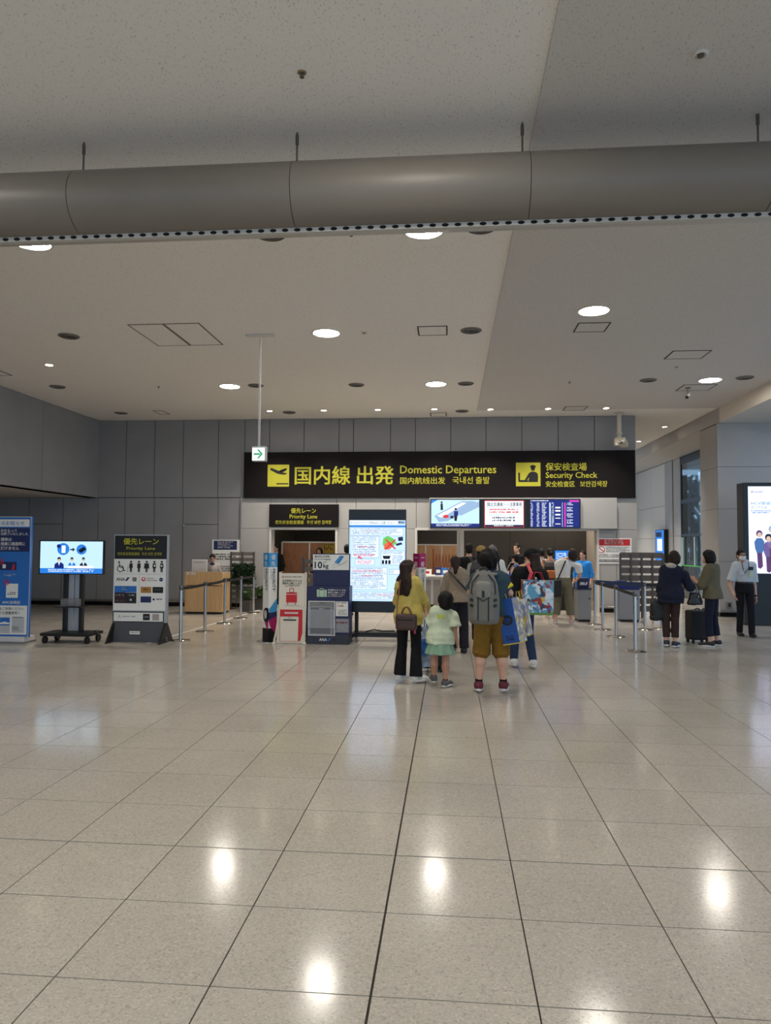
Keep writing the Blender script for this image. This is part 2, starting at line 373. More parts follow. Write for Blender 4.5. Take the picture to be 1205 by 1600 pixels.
# right side: column, blue-grey wall beside it, corridor wall with pilaster and glazing
rc = struct('wall_right_column', MB().box(XB+.02, 14, 17.87, 19.0, 0, 4.62), M_dark)
for z0, z1 in ((.01, 1.3), (1.3, 2.55), (2.55, 3.55), (3.55, 4.6)):
    MB().box(XB, XB+.03, 17.875, 19.02, z0+.004, z1-.004-(.02 if z1 > 4.5 else 0)).build('column_panel', M_col, rc)
    for x0, x1 in ((XB, 7.9), (7.9, 9.6), (9.6, 12), (12, 14)):
        MB().box(x0+.004, x1-.004, 17.82, 17.87, z0+.004, z1-.004).build('wall_panel', M_col, rc)
XG = 7.6
yg = [19.02, atX(1066, 860, XG).y, atX(1041, 860, XG).y, 32]
rf = struct('wall_right_corridor', MB().box(XG+.05, XG+.2, yg[1], 32, 0, 4.7), M_dark)
for y0, y1, mm in ((yg[1], (yg[1]+yg[2])/2-.1, M_col), ((yg[1]+yg[2])/2+.02, yg[2], M_col)):
    for z0, z1 in ((.01, 2.0), (2.0, 4.6)): MB().box(XG-.02, XG+.05, y0+.005, y1-.005, z0+.004, z1-.004).build('pilaster_panel', mm, rf)
for y0, y1 in ((yg[2], 28.2), (28.2, 30), (30, 32)):
    for z0, z1 in ((.01, 1.95), (1.95, 3.1), (3.1, 4.6)): MB().box(XG, XG+.05, y0+.005, y1-.005, z0+.005, z1-.005).build('wall_panel', M_beige, rf)
struct('wall_corridor_end', MB().box(4.6, 7.8, 31.8, 32, 0, 4.7), M_col)
# glazing to the street at night-blue dusk, with mullions, green sill stripe and a glass lift shaft frame behind
M_glass = mat('window_glass', (225, 240, 245), .03, trans=1., spec=.5); M_mull = mat('dark_mullion', (60, 62, 66), .4, metal=.6)
win = struct('window_1', MB().box(XG-.03, XG+.03, yg[0], yg[0]+.08, 0, 4.6).box(XG-.03, XG+.03, yg[1]-.06, yg[1], 0, 4.6).box(XG-.03, XG+.03, yg[0], yg[1], 3.05, 3.18).box(XG-.03, XG+.03, yg[0], yg[1], 1.98, 2.06).box(XG-.03, XG+.03, yg[0], yg[1], 4.35, 4.6), M_mull)
for z0, z1 in ((0.02, 1.98), (2.06, 3.05), (3.18, 4.35)):
    for k in range(3):
        w = (yg[1]-yg[0]-.14)/3; a = yg[0]+.08+k*w
        MB().box(XG-.004, XG+.004, a+.004, a+w-.004, z0, z1).build('pane', M_glass, win)
MB().box(XG-.05, XG-.03, yg[0], yg[1], 1.03, 1.06).build('sill_stripe', mat('green_stripe', (70, 190, 60), .4), win)
for y in (atX(1068, 860, XG).y-.15, atX(1090, 860, XG).y): MB().box(XG-.09, XG-.04, y-.04, y+.04, 1.06, 1.95).build('door_stile', mat('pale_blue_steel', (170, 205, 215), .3), win)
# concourse beyond the glass: a pierced screen of leaf-shaped bars in front of dusk sky
scr = struct('wall_pierced_screen', MB().box(9.4, 9.5, 18, 32, -.1, .3).box(9.4, 9.5, 18, 32, 4.5, 7), mat('screen_frame', (40, 44, 50), .6))
pm = mat('screen_bar', (34, 40, 48), .5); rnd = random.Random(3); pb = MB()
for k in range(520):
    y = rnd.uniform(19.5, 30); z = rnd.uniform(.3, 4.5); a = rnd.choice((.5, 1., -.5, -1., 1.57)); L = rnd.uniform(.5, 1.2)
    pb.bar((9.45, y-L/2*math.cos(a), z-L/2*math.sin(a)), (9.45, y+L/2*math.cos(a), z+L/2*math.sin(a)), .06, rnd.uniform(.05, .16), (1, 0, 0))
pb.build('screen_bar', pm, scr, kind='stuff')
# skirting rails
for k, (a, b) in enumerate((((-14, YW-.05), (XS, YW-.05)), ((XS, YF-.06), (-4.7, YF-.06)), ((-2.9, YF-.06), (-.9, YF-.06)), ((3.73, YF-.06), (XR, YF-.06)), ((XB, 17.76), (12, 17.76)))):
    mb = MB().cyl((a[0], a[1], .14), (b[0], b[1], .14), .025)
    n = max(2, int(abs(b[0]-a[0])/1.2)+1)
    for i in range(n):
        x = a[0]+.08+(b[0]-a[0]-.16)*i/(n-1); mb.cyl((x, a[1], .14), (x, a[1]+.05, .14), .012, n=8)
    t = struct('trim_%d' % (k+5), mb, M_steel, smooth=True)
    struct('baseboard_%s' % ('left_wall', 'cladding_left', 'cladding_middle', 'cladding_right', 'column_wall')[k], MB().box(a[0], b[0], a[1]+.045, a[1]+.06, .0, .1), M_blackp)
struct('baseboard_column_side', MB().box(XB-.012, XB, 17.85, 19.0, 0, .1), M_blackp)

# ================================================================== CEILING FITTINGS
M_lamp = mat('lamp_diffuser', (255, 248, 236), .5, emit=LAMP); M_trimw = mat('lamp_ring', (215, 210, 202), .4)
M_lamps = mat('lamp_small', (255, 240, 215), .5, emit=18)
M_grille = mat('grille_metal', (118, 112, 106), .5); M_slot = mat('grille_slot', (70, 66, 62), .6)
def czat(x): return CZ-.02 if x > .655 and x < XB else CZ
_big = {}; smallspot_later = []
def downlight(x, y, label, group=None, r=.2, cool=False):
    z = czat(x); o = thing('downlight', label, 'ceiling light', (x, y, z), 0, group)
    if 'm' not in _big:
        _big['m'] = MB().lathe([(.235, 0), (.235, -.008), (.205, -.012), (.2, -.003)]).mesh('lamp_ring', M_trimw, True)
        _big['d'] = MB().lathe([(.2, -.001), (.2, -.004), (.1, -.005), (.0, -.005)]).mesh('diffuser', M_lamp)
    link('lamp_ring', _big['m'], o)
    if cool: MB().lathe([(.2, -.001), (.2, -.004), (.1, -.005), (.0, -.005)]).build('diffuser', mat('added_lamp_cool', (190, 216, 255), .5, emit=40), o)
    else: link('diffuser', _big['d'], o)
    return o
g = 'large round downlights in the ceiling'
for x, y, lb in ((-4.6, 7.45, 'large round downlight showing below the left stretch of the ventilation duct'),
                 (-.28, 7.47, 'large round downlight next to a ceiling grille just past the ventilation duct'),
                 (-1.93, 11.06, 'large round downlight between the exit sign rod and the square ceiling hatch'),
                 (-4.6, 14.7, 'large round downlight behind the exit sign rod'),
                 (-.29, 14.76, 'large round downlight above the security sign with two grilles either side'),
                 (2.0, 10.2, 'large round downlight in the greyer ceiling beside a square hatch'),
                 (5.11, 14.66, 'large round downlight in the greyer ceiling close to the bulkhead')):
    downlight(x, y, lb, g)
for x in (-4.6, -.28, 5.1):
    for y in (3.85, .25, -3.35): downlight(x, y, 'large round downlight behind the ventilation duct over the hall', g)
_sm = {}
def smallspot(x, y, label, group, aim=(0, .0), watts=SPOT, z=None):
    z = czat(x) if z is None else z; o = thing('spot_downlight', label, 'ceiling light', (x, y, z), 0, group)
    if not _sm:
        _sm['r'] = MB().lathe([(.085, 0), (.085, -.006), (.068, -.008), (.066, -.002)], n=20).mesh('lamp_ring', M_trimw, True)
        _sm['d'] = MB().lathe([(.066, -.001), (.06, -.005), (0, -.006)], n=20).mesh('diffuser', M_lamps)
    link('lamp_ring', _sm['r'], o); link('diffuser', _sm['d'], o)
    l = bpy.data.lights.new('lamp', 'SPOT'); l.energy = watts; l.color = (1, .92, .82); l.spot_size = math.radians(95); l.spot_blend = .8; l.shadow_soft_size = .06
    lo_ = bpy.data.objects.new('lamp', l); COL.objects.link(lo_); lo_.parent = o; lo_.location = (0, 0, -.03)
    return o
for k, y in enumerate((4., 8., 12., 15.6)):  # unseen cool lamps added to brighten the right-hand bulkhead, soffit and wall
    o_ = downlight(8.9, y, 'added large round downlight out of view in the low ceiling beside the bulkhead', 'added downlights out of view in the right side ceiling', cool=True); o_.location.z = 4.6
for y in (25., 29.): smallspot_later.append((5.3, y))  # spots hidden by the sign wall, added to brighten the corridor
gs = 'row of small downlights washing the sign wall'
for k, x in enumerate((-4.46, -3.1, -1.76, -.38, .97, 2.34, 3.7)):
    smallspot(x, 17.5, 'small bright downlight in the row in front of the black departures sign', gs)
smallspot(-7.42, 12.71, 'small bright downlight alone over the trolley screen', 'single small downlights')
for x, y in ((1038.8, 665.6), (998.3, 688.5)):
    p = G(x, y, CZ); smallspot(p.x, p.y, 'small downlight washing the corridor bulkhead', 'corridor downlights', watts=260)
for x, y in smallspot_later: smallspot(x, y, 'added small downlight hidden deep in the corridor past the sign wall', 'corridor downlights', watts=260)
def grille(x, y, label, r=.165):
    o = thing('ceiling_grille', label, 'ceiling grille', (x, y, czat(x)), 0, 'round grey ceiling grilles')
    MB().lathe([(r, 0), (r, -.008), (r*.86, -.02), (r*.84, -.006)], n=28).build('ring', M_grille, o, smooth=True)
    MB().lathe([(r*.84, -.004), (0, -.005)], n=28).build('cone', M_slot, o)
    for q in (.7, .5, .3): MB().lathe([(r*q, -.006), (r*q, -.014), (r*(q-.08), -.016), (r*(q-.08), -.006)], n=24).build('louvre', M_grille, o)
for x, y, lb in ((-6.07, 10.94, 'round grey grille left of the double ceiling hatch'), (-1.92, 7.46, 'round grey grille just past the middle of the duct'), (.32, 7.45, 'round grey grille beside the large lamp just past the duct'),
                 (.32, 11.08, 'round grey grille beside the single square hatch'), (-4.03, 14.65, 'round grey grille behind the exit sign rod'), (-1.93, 14.72, 'round grey grille midway between two large lamps above the sign'),
                 (.32, 14.74, 'round grey grille at the edge of the greyer ceiling, in the row of large lamps'), (3.9, 14.58, 'round grey grille in the greyer ceiling before the surveillance camera'), (5.7, 14.48, 'round pale grille squeezed between a large lamp and the bulkhead'),
                 (-8.27, 14.5, 'round grey grille nearest the left bulkhead'), (-8.3, 17.54, 'round grey grille at the dark wall above the priority stand'), (-4.01, 17.7, 'round grey grille between two small lamps at the sign wall'), (.29, 17.77, 'round grey grille at the sign wall next to a small hatch')):
    grille(x, y, lb)
M_hline = mat('hatch_gap', (66, 62, 58), .8)
def hatch(x0, x1, y0, y1, label, split=False):
    z = czat((x0+x1)/2); o = thing('ceiling_hatch', label, 'ceiling hatch', ((x0+x1)/2, (y0+y1)/2, z), 0, 'ceiling access hatches')
    w, h = (x1-x0)/2, (y1-y0)/2; t = .022
    mb = MB().box(-w, w, -h, -h+t, -.006, 0).box(-w, w, h-t, h, -.006, 0).box(-w, -w+t, -h+t, h-t, -.006, 0).box(w-t, w, -h+t, h-t, -.006, 0)
    if split: mb.box(-t, t, -h+t, h-t, -.006, 0)
    mb.build('hatch_frame', M_hline if not split else mat('hatch_frame_grey', (110, 105, 98), .6), o)
    mm = M_ceil2 if x0 > .6 else M_ceil
    if split:
        for s in (-1, 1): MB().box(min(s*t, s*(w-t)), max(s*t, s*(w-t)), -h+t, h-t, -.004, 0).build('hatch_leaf', mm, o)
    else: MB().box(-w+t, w-t, -h+t, h-t, -.004, 0).build('hatch_leaf', mm, o)
hatch(-4.87, -3.75, 10.42, 11.6, 'double-leaf ceiling hatch with grey frame before the exit sign', True)
hatch(-.5, -.04, 10.82, 11.3, 'square ceiling hatch beside a round grille past the duct')
hatch(1.88, 2.36, 10.75, 11.22, 'square hatch in the greyer ceiling behind a large lamp')
def hpx(a, b, c, d, lb):
    p, q = G(a, b, CZ-.02), G(c, d, CZ-.02); hatch(min(p.x, q.x), max(p.x, q.x), min(p.y, q.y), max(p.y, q.y), lb)
hpx(1052, 548, 1096, 560, 'square hatch in the greyer ceiling between the large lamps')
hpx(1069, 601, 1106, 610, 'square hatch in the greyer ceiling beside the small camera')
hpx(884, 635, 913, 641, 'square hatch in the greyer ceiling near the row of small lamps')
p, q = G(672, 644, CZ), G(698, 650, CZ); hatch(p.x, q.x, q.y, p.y+.1, 'small hatch in the ceiling strip in front of the sign wall')
p, q = G(241, 643, CZ), G(272, 650, CZ); hatch(p.x, q.x, 17.3, 17.8, 'small hatch near the dark wall over the priority stand')
p = G(-5, 583, CZ); hatch(p.x-.4, p.x+.2, p.y-.3, p.y+.2, 'grey ceiling hatch beside the left bulkhead')
for k, (x, y, lb) in enumerate(((472, 113, 'small brass sprinkler head in front of the duct'), (1095, 79, 'round white detector with dark centre in front of the duct'), (958, 345, 'small round detector directly past the duct'),
                                (549, 364, 'tiny sprinkler under the duct edge'), (248, 604, 'small sprinkler in the ceiling near the dark wall'), (1057, 571, 'white round detector below the square hatch in the greyer ceiling'), (569, 519, 'flat disc detector beside a large lamp'), (890, 595, 'small sprinkler in the greyer ceiling'))):
    p = G(x, y, CZ); o = thing('ceiling_detector' if k in (1, 2, 5, 6) else 'sprinkler_head', lb, 'detector' if k in (1, 2, 5, 6) else 'sprinkler', (p.x, p.y, czat(p.x)), 0, 'small ceiling fittings')
    big = k in (1, 2, 5, 6)
    MB().lathe([(.05, 0), (.05, -.01), (.036, -.018), (.034, -.006)] if big else [(.032, 0), (.03, -.006), (.02, -.01), (.014, -.008)], n=16).build('rose', M_trimw if big else mat('aged_brass', (150, 130, 100), .4, metal=.7), o, smooth=True)
    MB().lathe([(.024, -.006), (.02, -.022), (0, -.026)] if big else [(.008, -.008), (.008, -.03), (.018, -.034), (.016, -.038)], n=12).build('sensor' if big else 'deflector', mat('dark_sensor', (92, 84, 76), .4), o, smooth=True)

# ================================================================== VENTILATION DUCT
M_duct = mat('duct_grey', (122, 114, 104), .42, noise=.03, nscale=3, spec=.4)
duct = thing('ventilation_duct', 'long grey round ventilation duct hung across the hall ceiling', 'duct', (0, 5.6, 4.42))
RX = .262; RZ = .262
edges = [-9.4, -6.6, -4.8, -3.02, -1.23, .60, 2.36, 4.2, XB-.02]
sec = [(RX*math.cos(a), RZ*math.sin(a)) for a in [2*math.pi*k/40 for k in range(40)]]
for a, b in zip(edges, edges[1:]):
    MB().prismx(sec, a+.003, b-.003).build('duct_section', M_duct, duct, smooth=True)
MB().prismx([(y*.985, z*.985) for y, z in sec], edges[0], edges[-1]).build('liner', M_dark, duct)
# outlet channel with a row of nozzles along the underside
fl = MB().prismx([(-.03, -.245), (-.012, -.292), (.02, -.298), (.1, -.285), (.1, -.23)], edges[0], edges[-1]).build('outlet_channel', mat('duct_flange', (178, 174, 166), .35), duct)
nz = MB(); d0 = Vector((0, .018, -.047)).normalized(); nn = Vector((0, -.047, -.018)).normalized()
cen = Vector((0, -.0185, -.275)); x = edges[0]+.05
while x < edges[-1]:
    nz.loft([nz.ring(cen+Vector((x, 0, 0))+nn*.0005, (1, 0, 0), d0, .027, 12, .013), nz.ring(cen+Vector((x, 0, 0))+nn*.002, (1, 0, 0), d0, .027, 12, .013)]); x += .098
nz.build('nozzle_hole', mat('hole_black', (8, 7, 7), .9), duct, kind='stuff')
for x in (-6.6, -4.8, -3.02, -1.23, .56, 2.33, 4.2):
    r_ = MB().cyl((x, 0, RZ), (x, 0, CZ-4.42), .008, n=8).cyl((x, 0, CZ-4.42-.10), (x, 0, CZ-4.42-.02), .014, n=8).build('hanger_rod', mat('rod_grey', (105, 100, 94), .4, metal=.5), duct, smooth=True)
    MB().box(x-.035, x+.035, -.035, .035, RZ-.012, RZ+.018).build('clamp', M_duct, duct)
# ================================================================== SIGNS ON THE WALL
def XZ(x, y, Y):
    p = atY(x, y, Y); return p.x, p.z
M_yel = mat('sign_yellow', (184, 180, 46), .5); M_ink = mat('black_ink', (22, 20, 20), .5); M_paper = mat('white_print', (232, 232, 228), .55)
M_navy = mat('navy_print', (32, 42, 92), .5); M_red = mat('red_print', (200, 36, 40), .5); M_grey = mat('grey_print', (128, 128, 130), .5); M_green = mat('green_print', (20, 150, 100), .5)
M_blackm = mat('black_metal', (28, 27, 28), .4, spec=.4); M_gold = mat('gold_print', (168, 120, 50), .45); M_crim = mat('crimson_print', (150, 40, 50), .5); M_blue = mat('blue_print', (40, 110, 190), .5)
M_mag = mat('magenta_print', (176, 22, 100), .5); M_sky = mat('sky_blue_print', (60, 150, 210), .5); M_lgrey = mat('light_grey_print', (190, 192, 194), .5)
def board(name, label, cat, px, Y, depth, mtl, part='panel', group=None, bevel=.004):
    """upright board whose front face lies at depth Y; returns thing and a Print mapped to source pixels"""
    (x0, y0, x1, y1) = px; a, z1 = XZ(x0, (y0+y1)/2, Y)[0], XZ((x0+x1)/2, y0, Y)[1]; b, z0 = XZ(x1, (y0+y1)/2, Y)[0], XZ((x0+x1)/2, y1, Y)[1]
    t = thing(name, label, cat, ((a+b)/2, Y, z0), 0, group); w = (b-a)/2
    MB().box(-w, w, 0, depth, 0, z1-z0).build(part, mtl, t, bevel=bevel)
    return t, Print(t, px, -w, w, 0, z1-z0, 0)
YB = YW-.14
t, P = board('departures_sign', 'long black overhead sign with yellow domestic departures and security check lettering', 'sign', (381, 705, 993, 778), YB, .135, M_blackp)
P.poly(M_yel, [(420+.6, 725), (454.4, 725), (455, 725.6), (455, 759.4), (454.4, 760), (420.6, 760), (420, 759.4), (420, 725.6)])
P.poly(M_ink, [(424, 731), (427, 730.5), (438, 735), (447, 731.5), (451.5, 731.5), (450, 734.5), (444, 737.5), (451.5, 738.5), (450, 740.5), (446, 741), (436, 739.5), (424.5, 733.5)], 2)
P.rect(M_ink, 434.5, 754.5, 454, 756.5, 2); P.poly(M_ink, [(440, 737), (452, 731), (449, 731), (438, 736)], 2)
P.text(M_yel, '国内線', 464.5, 728, 553, 756.5, bold=.016); P.text(M_yel, '出発', 564.5, 728, 622, 756.5, bold=.016)
P.text(M_yel, 'Domestic Departures', 632.5, 727.5, 782, 743.5, bold=.012); P.text(M_yel, '国内航线出发', 632.5, 745.5, 703, 756.3, bold=.01); P.text(M_yel, '국내선', 714.5, 745, 746, 756, bold=.01); P.text(M_yel, '출발', 750.5, 745, 772, 756, bold=.01)
P.rect(M_yel, 812.5, 723.5, 850, 760)
P.rect(M_ink, 816, 739, 818.8, 751, 2); P.rect(M_ink, 816.5, 750.5, 831, 753.5, 2); P.poly(M_ink, [(826, 750.5), (832, 740), (836, 737.5), (841, 737.5), (845.5, 740), (846.5, 745), (846, 753.5), (831, 753.5), (833, 746), (829.5, 750.5)], 2)
P.disc(M_ink, 838.5, 733, 3.2, 2); P.poly(M_ink, [(834, 729), (838, 727), (843, 728.5), (842.5, 731.5), (834.5, 731.5)], 2)
P.text(M_yel, '保安検査場', 858, 724, 920, 736, bold=.014); P.text(M_yel, 'Security Check', 858, 738.5, 936, 750, bold=.012); P.text(M_yel, '安全检查区', 858, 752, 902, 761, bold=.01); P.text(M_yel, '보안검색장', 910, 752, 951, 761, bold=.01); P.done()
t, P = board('priority_lane_sign', 'small black wall sign with yellow priority lane lettering over the narrow opening', 'sign', (420.5, 788, 529, 823), YF-.07, .065, M_blackp)
P.text(M_yel, '優先レーン', 455, 794, 494, 802, bold=.012); P.text(M_yel, 'Priority Lane', 453, 804, 496, 812, bold=.01); P.text(M_yel, '优先安全检查通道', 430.5, 813, 475, 819, bold=.008); P.text(M_yel, '우선 보안 검색장', 480, 813, 518, 819, bold=.008); P.done()

# ================================================================== THREE SCREENS UNDER THE SIGN
def E(name, rgb, k=1.): return mat('lit_'+name, rgb, .4, emit=k*.55)
E_ice = E('ice', (190, 226, 250), 1.0); E_wht = E('white', (236, 244, 252), 1.0); E_dkb = E('deep_blue', (16, 34, 120), .9); E_navy = E('navy', (20, 36, 70), .7); E_blu = E('blue', (40, 120, 210), 1.); E_red = E('red', (216, 50, 60), .9)
E_mag = E('magenta', (220, 60, 190), .9); E_blk = E('ink', (14, 18, 40), .3); E_grn = E('green', (110, 200, 90), .9); E_lgr = E('pale_steel', (150, 180, 214), .9); E_skin = E('skin', (226, 190, 170), .9); E_pla = E('plum', (96, 60, 110), .8); E_org = E('orange', (230, 110, 70), .9)
M_bez = mat('screen_bezel', (16, 16, 18), .3)
YM = YF-.24
t, P = board('wall_monitor', 'wall screen showing a security tray animation under the departures sign', 'screen', (672.5, 779.5, 751, 825.5), YM, .075, M_bez)
P.rect(E_ice, 674, 781, 749, 818); P.rect(E_dkb, 674, 818, 749, 823.5); P.lines(E_wht, 682, 819.2, 742, 822.8, 2, 1.4)
P.poly(E_blu, [(674, 781), (684, 781), (674, 787)], 2); P.poly(E_lgr, [(679, 806), (722, 783), (742, 783), (749, 788), (700, 814), (686, 816)], 2); P.poly(E_wht, [(683, 806), (722, 785), (729, 786), (690, 809)], 3); P.poly(E_lgr, [(715, 800), (749, 783), (749, 792), (720, 806)], 3)
P.disc(E_red, 697, 807, 4.5, 4, 2.6); P.disc(E_lgr, 707, 801.5, 3.2, 4, 1.6); P.disc(E_blk, 690.3, 785, 1.6, 4); P.poly(E_blk, [(688.5, 787), (692, 787), (692.5, 797), (688.8, 797)], 4); P.disc(E_blk, 712.3, 795.5, 1.8, 4); P.poly(E_dkb, [(709.5, 798.5), (716, 798.5), (716, 806), (709.5, 806)], 4); P.poly(E_blk, [(710, 806), (715, 806), (714, 814), (710.3, 814)], 4); P.rect(E_navy, 704, 806, 709, 810, 5); P.done()
t, P = board('wall_monitor', 'wall screen with a red-framed ministry notice under the departures sign', 'screen', (751.2, 779.5, 825, 825.5), YM, .075, M_bez)
P.rect(E_red, 757, 782, 819, 824); P.rect(E_wht, 758, 783, 818, 820, 2); P.text(E_navy, '国土交通省', 761.5, 785, 786, 791, 3, .015); P.text(E_navy, 'からの', 787, 786.5, 796, 790.5, 3); P.text(E_navy, '注意事項', 797, 785, 815.5, 791, 3, .015); P.rect(E_lgr, 758, 793, 818, 793.6, 3)
P.lines(E_red, 765, 795, 812, 803, 2, 2.4, lay=3, ragged=.05); P.lines(E_lgr, 764, 803.5, 814, 806, 2, 1.1, lay=3); P.lines(E_navy, 769, 807.5, 806, 816, 2, 3, lay=3, ragged=.05); P.rect(E_navy, 758, 820, 818, 823.5, 2); P.lines(E_wht, 772, 820.6, 803, 823.2, 1, 1.6, lay=3); P.done()
t, P = board('wall_monitor', 'wall screen with a dark blue flight timetable under the departures sign', 'screen', (825.2, 779.5, 907.5, 825.5), YM, .075, M_bez)
P.rect(E_dkb, 828.5, 781, 905.5, 823.8); P.rect(E_mag, 890, 781.5, 905, 784.2, 2); P.lines(E_wht, 829.5, 781.6, 860, 784, 1, 1.5)
for k in range(16):
    y = 785.5+k*2.38
    for a, b in ((829.5, 833), (839, 843), (847, 853 if k % 3 else 855), (859, 861.5), (862.5, 866)): P.lines(E_wht, a, y, b, y+1.8, 1, 1.1, .8, ragged=.2)
    if k % 4 != 2: P.lines(E_wht, 885+1, y, 896 if k % 2 else 893, y+1.8, 1, 1.2, .8)
    P.rect(E_wht, 878.5, y+.2, 879.5, y+1.4, 2)
P.rect(E_mag, 882, 785.5, 884.2, 823, 2); P.rect(E_lgr, 858.2, 785, 861, 823, 1.5)
for y in (792, 797, 803, 809, 818): P.rect(E_wht, 868, y, 876, y+2.4 if y < 805 else y+1.2, 2)
P.done()

# ================================================================== EXIT SIGN AND CAMERAS
ex = thing('exit_sign', 'small lit exit sign with green arrow hanging from a thin white ceiling rod', 'exit sign', (-2.99, 11.09, CZ))
z1 = XZ(405, 698, 11.09)[1]-CZ; z0 = XZ(405, 721, 11.09)[1]-CZ; xa = XZ(395, 710, 11.09)[0]+2.99; xb = XZ(416.5, 710, 11.09)[0]+2.99
MB().box(-.23, .23, -.05, .05, -.03, 0).build('ceiling_plate', M_white, ex, bevel=.005)
MB().cyl((-.008, 0, -.03), (-.008, 0, z1), .007, n=8).cyl((.012, 0, -.03), (.012, 0, z1), .007, n=8).build('rod', M_white, ex, smooth=True)
MB().box(xa, xb, -.06, .06, z0, z1).build('housing', mat('exit_housing', (176, 178, 172), .4), ex, bevel=.008)
P = Print(ex, (395, 698, 416.5, 721), xa, xb, z0, z1, -.061)
P.rect(E('exit_white', (226, 255, 246), 1.6), 396, 700.5, 415, 720); ge = E('exit_green', (0, 150, 90), .8)
P.rect(ge, 398, 708.8, 408, 711.6, 2); P.poly(ge, [(403, 703), (406, 703), (412.5, 710), (406, 717.2), (403, 717.2), (409, 710)], 2); P.lines(E('exit_teal', (90, 190, 170), .8), 396.5, 715, 401, 720, 1, 1.8); P.done()
M_cam = mat('cream_housing', (206, 198, 180), .45)
cc = thing('surveillance_camera', 'cream surveillance camera on a thick ceiling pole beside the black sign', 'camera', (4.16, 18.2, CZ))
MB().lathe([(.11, 0), (.11, -.02), (.055, -.025), (.055, -.5), (.075, -.51), (.075, -.54), (.05, -.56), (.05, -.62), (.09, -.63), (.09, -.66), (.04, -.67)], n=20).build('pole', M_cam, cc, smooth=True)
MB().box(-.13, .02, -.13, .06, -.84, -.65).build('pan_head', M_cam, cc, bevel=.02)
h = MB().obox((.07, -.08, -.76), (.86, -.5, 0), (.47, .8, -.34), (.17, .29, .94), .09, .15, .065).build('housing', M_cam, cc, bevel=.012)
MB().cyl((-.02, -.21, -.77), (-.045, -.25, -.755), .04, n=16).build('lens', M_bez, cc)
p = G(1075, 604, CZ); c2 = thing('surveillance_camera', 'small grey bullet camera under the ceiling hatch near the bulkhead', 'camera', (p.x, p.y, CZ-.02))
MB().lathe([(.06, 0), (.06, -.015), (.015, -.02), (.015, -.08), (.02, -.1)], n=12).build('mount', M_grille, c2, smooth=True)
MB().cyl((.06, .08, -.08), (-.05, -.1, -.22), .035, .04, n=14).build('body', M_grille, c2, smooth=True); MB().cyl((-.05, -.1, -.22), (-.056, -.112, -.228), .03, n=14).build('lens', M_bez, c2)

# ================================================================== ROOMS BEHIND THE OPENINGS
def added_room_lamp(x, y, z, lb, e=14):  # lamps out of view, added to brighten the dark inner rooms
    o = thing('added_ceiling_lamp', lb, 'ceiling light', (x, y, z), 0, 'added ceiling lamps of the inner rooms')
    MB().lathe([(.2, 0), (.2, -.012), (.17, -.016), (.168, -.004)]).build('lamp_ring', M_trimw, o, smooth=True); MB().lathe([(.168, -.002), (.1, -.005), (0, -.005)]).build('diffuser', mat('added_lamp_inner', (255, 240, 220), .5, emit=e), o)
for x, y in ((-3.8, 19.5), (-.1, 19.6), (2.0, 19.8), (3.9, 20.2), (.8, 22.6), (3.4, 23.6)): added_room_lamp(x, y, 3.3, 'unseen round lamp added in the low ceiling behind the sign wall openings', 60)
p = wood('partition_wood', (128, 84, 56), (166, 116, 80)); yp = 20.9
def partition(px0, px1, py, Y, lb, mtl, leaves):
    a, z = XZ(px0, py, Y); b = XZ(px1, py, Y)[0]; t = thing('wood_partition', lb, 'partition', ((a+b)/2, Y, 0)); w = (b-a)/2; n = leaves; L = 2*w/n
    for i in range(n): MB().box(-w+i*L+.02, -w+(i+1)*L-.02, 0, .04, .03, z-.02).build('leaf', mtl, t)
    for i in range(n+1): MB().box(-w+i*L-.02, -w+i*L+.02, -.01, .05, 0, z).build('post', M_frame, t)
    MB().box(-w, w, -.01, .05, z-.02, z+.02).build('top_rail', M_frame, t)
partition(441, 527, 847, 20.3, 'dark wooden partition with pale frame inside the priority lane opening', p, 2)
partition(640, 716, 851, 20.9, 'light wooden partition with white posts inside the security opening', M_wood2, 3)
struct('trim_11', MB().box(XZ(720, 850, 19.6)[0]-.02, XZ(725, 850, 19.6)[0], 19.5, 19.6, 0, 3.3).box(XZ(714, 850, 19.8)[0], XZ(719, 850, 19.6)[0], 19.62, 19.7, 0, 3.3), M_frame)
yn = thing('warning_notice', 'yellow and black notice hung behind the priority lane opening', 'notice', (XZ(514, 860, 20.2)[0], 20.2, XZ(514, 866, 20.2)[1]))
MB().box(-.17, .17, 0, .02, 0, .3).build('panel', mat('notice_yellow', (170, 140, 30), .5), yn); Pn = Print(yn, (507, 848, 522, 866), -.17, .17, 0, .3, 0); Pn.lines(M_ink, 508, 849, 521, 860, 4, 2.6); Pn.done()
# accordion gate
ag = thing('accordion_gate', 'orange-brown wooden accordion gate in front of the light partition', 'gate', (XZ(677, 880, 20.0)[0], 20.0, .1)); Wg = XZ(722, 880, 20)[0]-XZ(677, 880, 20)[0]; Mg = mat('gate_wood', (168, 92, 48), .5)
for i in range(9):
    x = Wg*i/9
    MB().bar((x, 0, .25), (x+Wg/9, 0, 1.3), .02, .025).build('lath', Mg, ag); MB().bar((x+Wg/9, .025, .25), (x, .025, 1.3), .02, .025).build('lath', Mg, ag)
for x in (0, Wg): MB().box(x-.02, x+.02, -.02, .05, -.1, 1.45).build('post', Mg, ag)
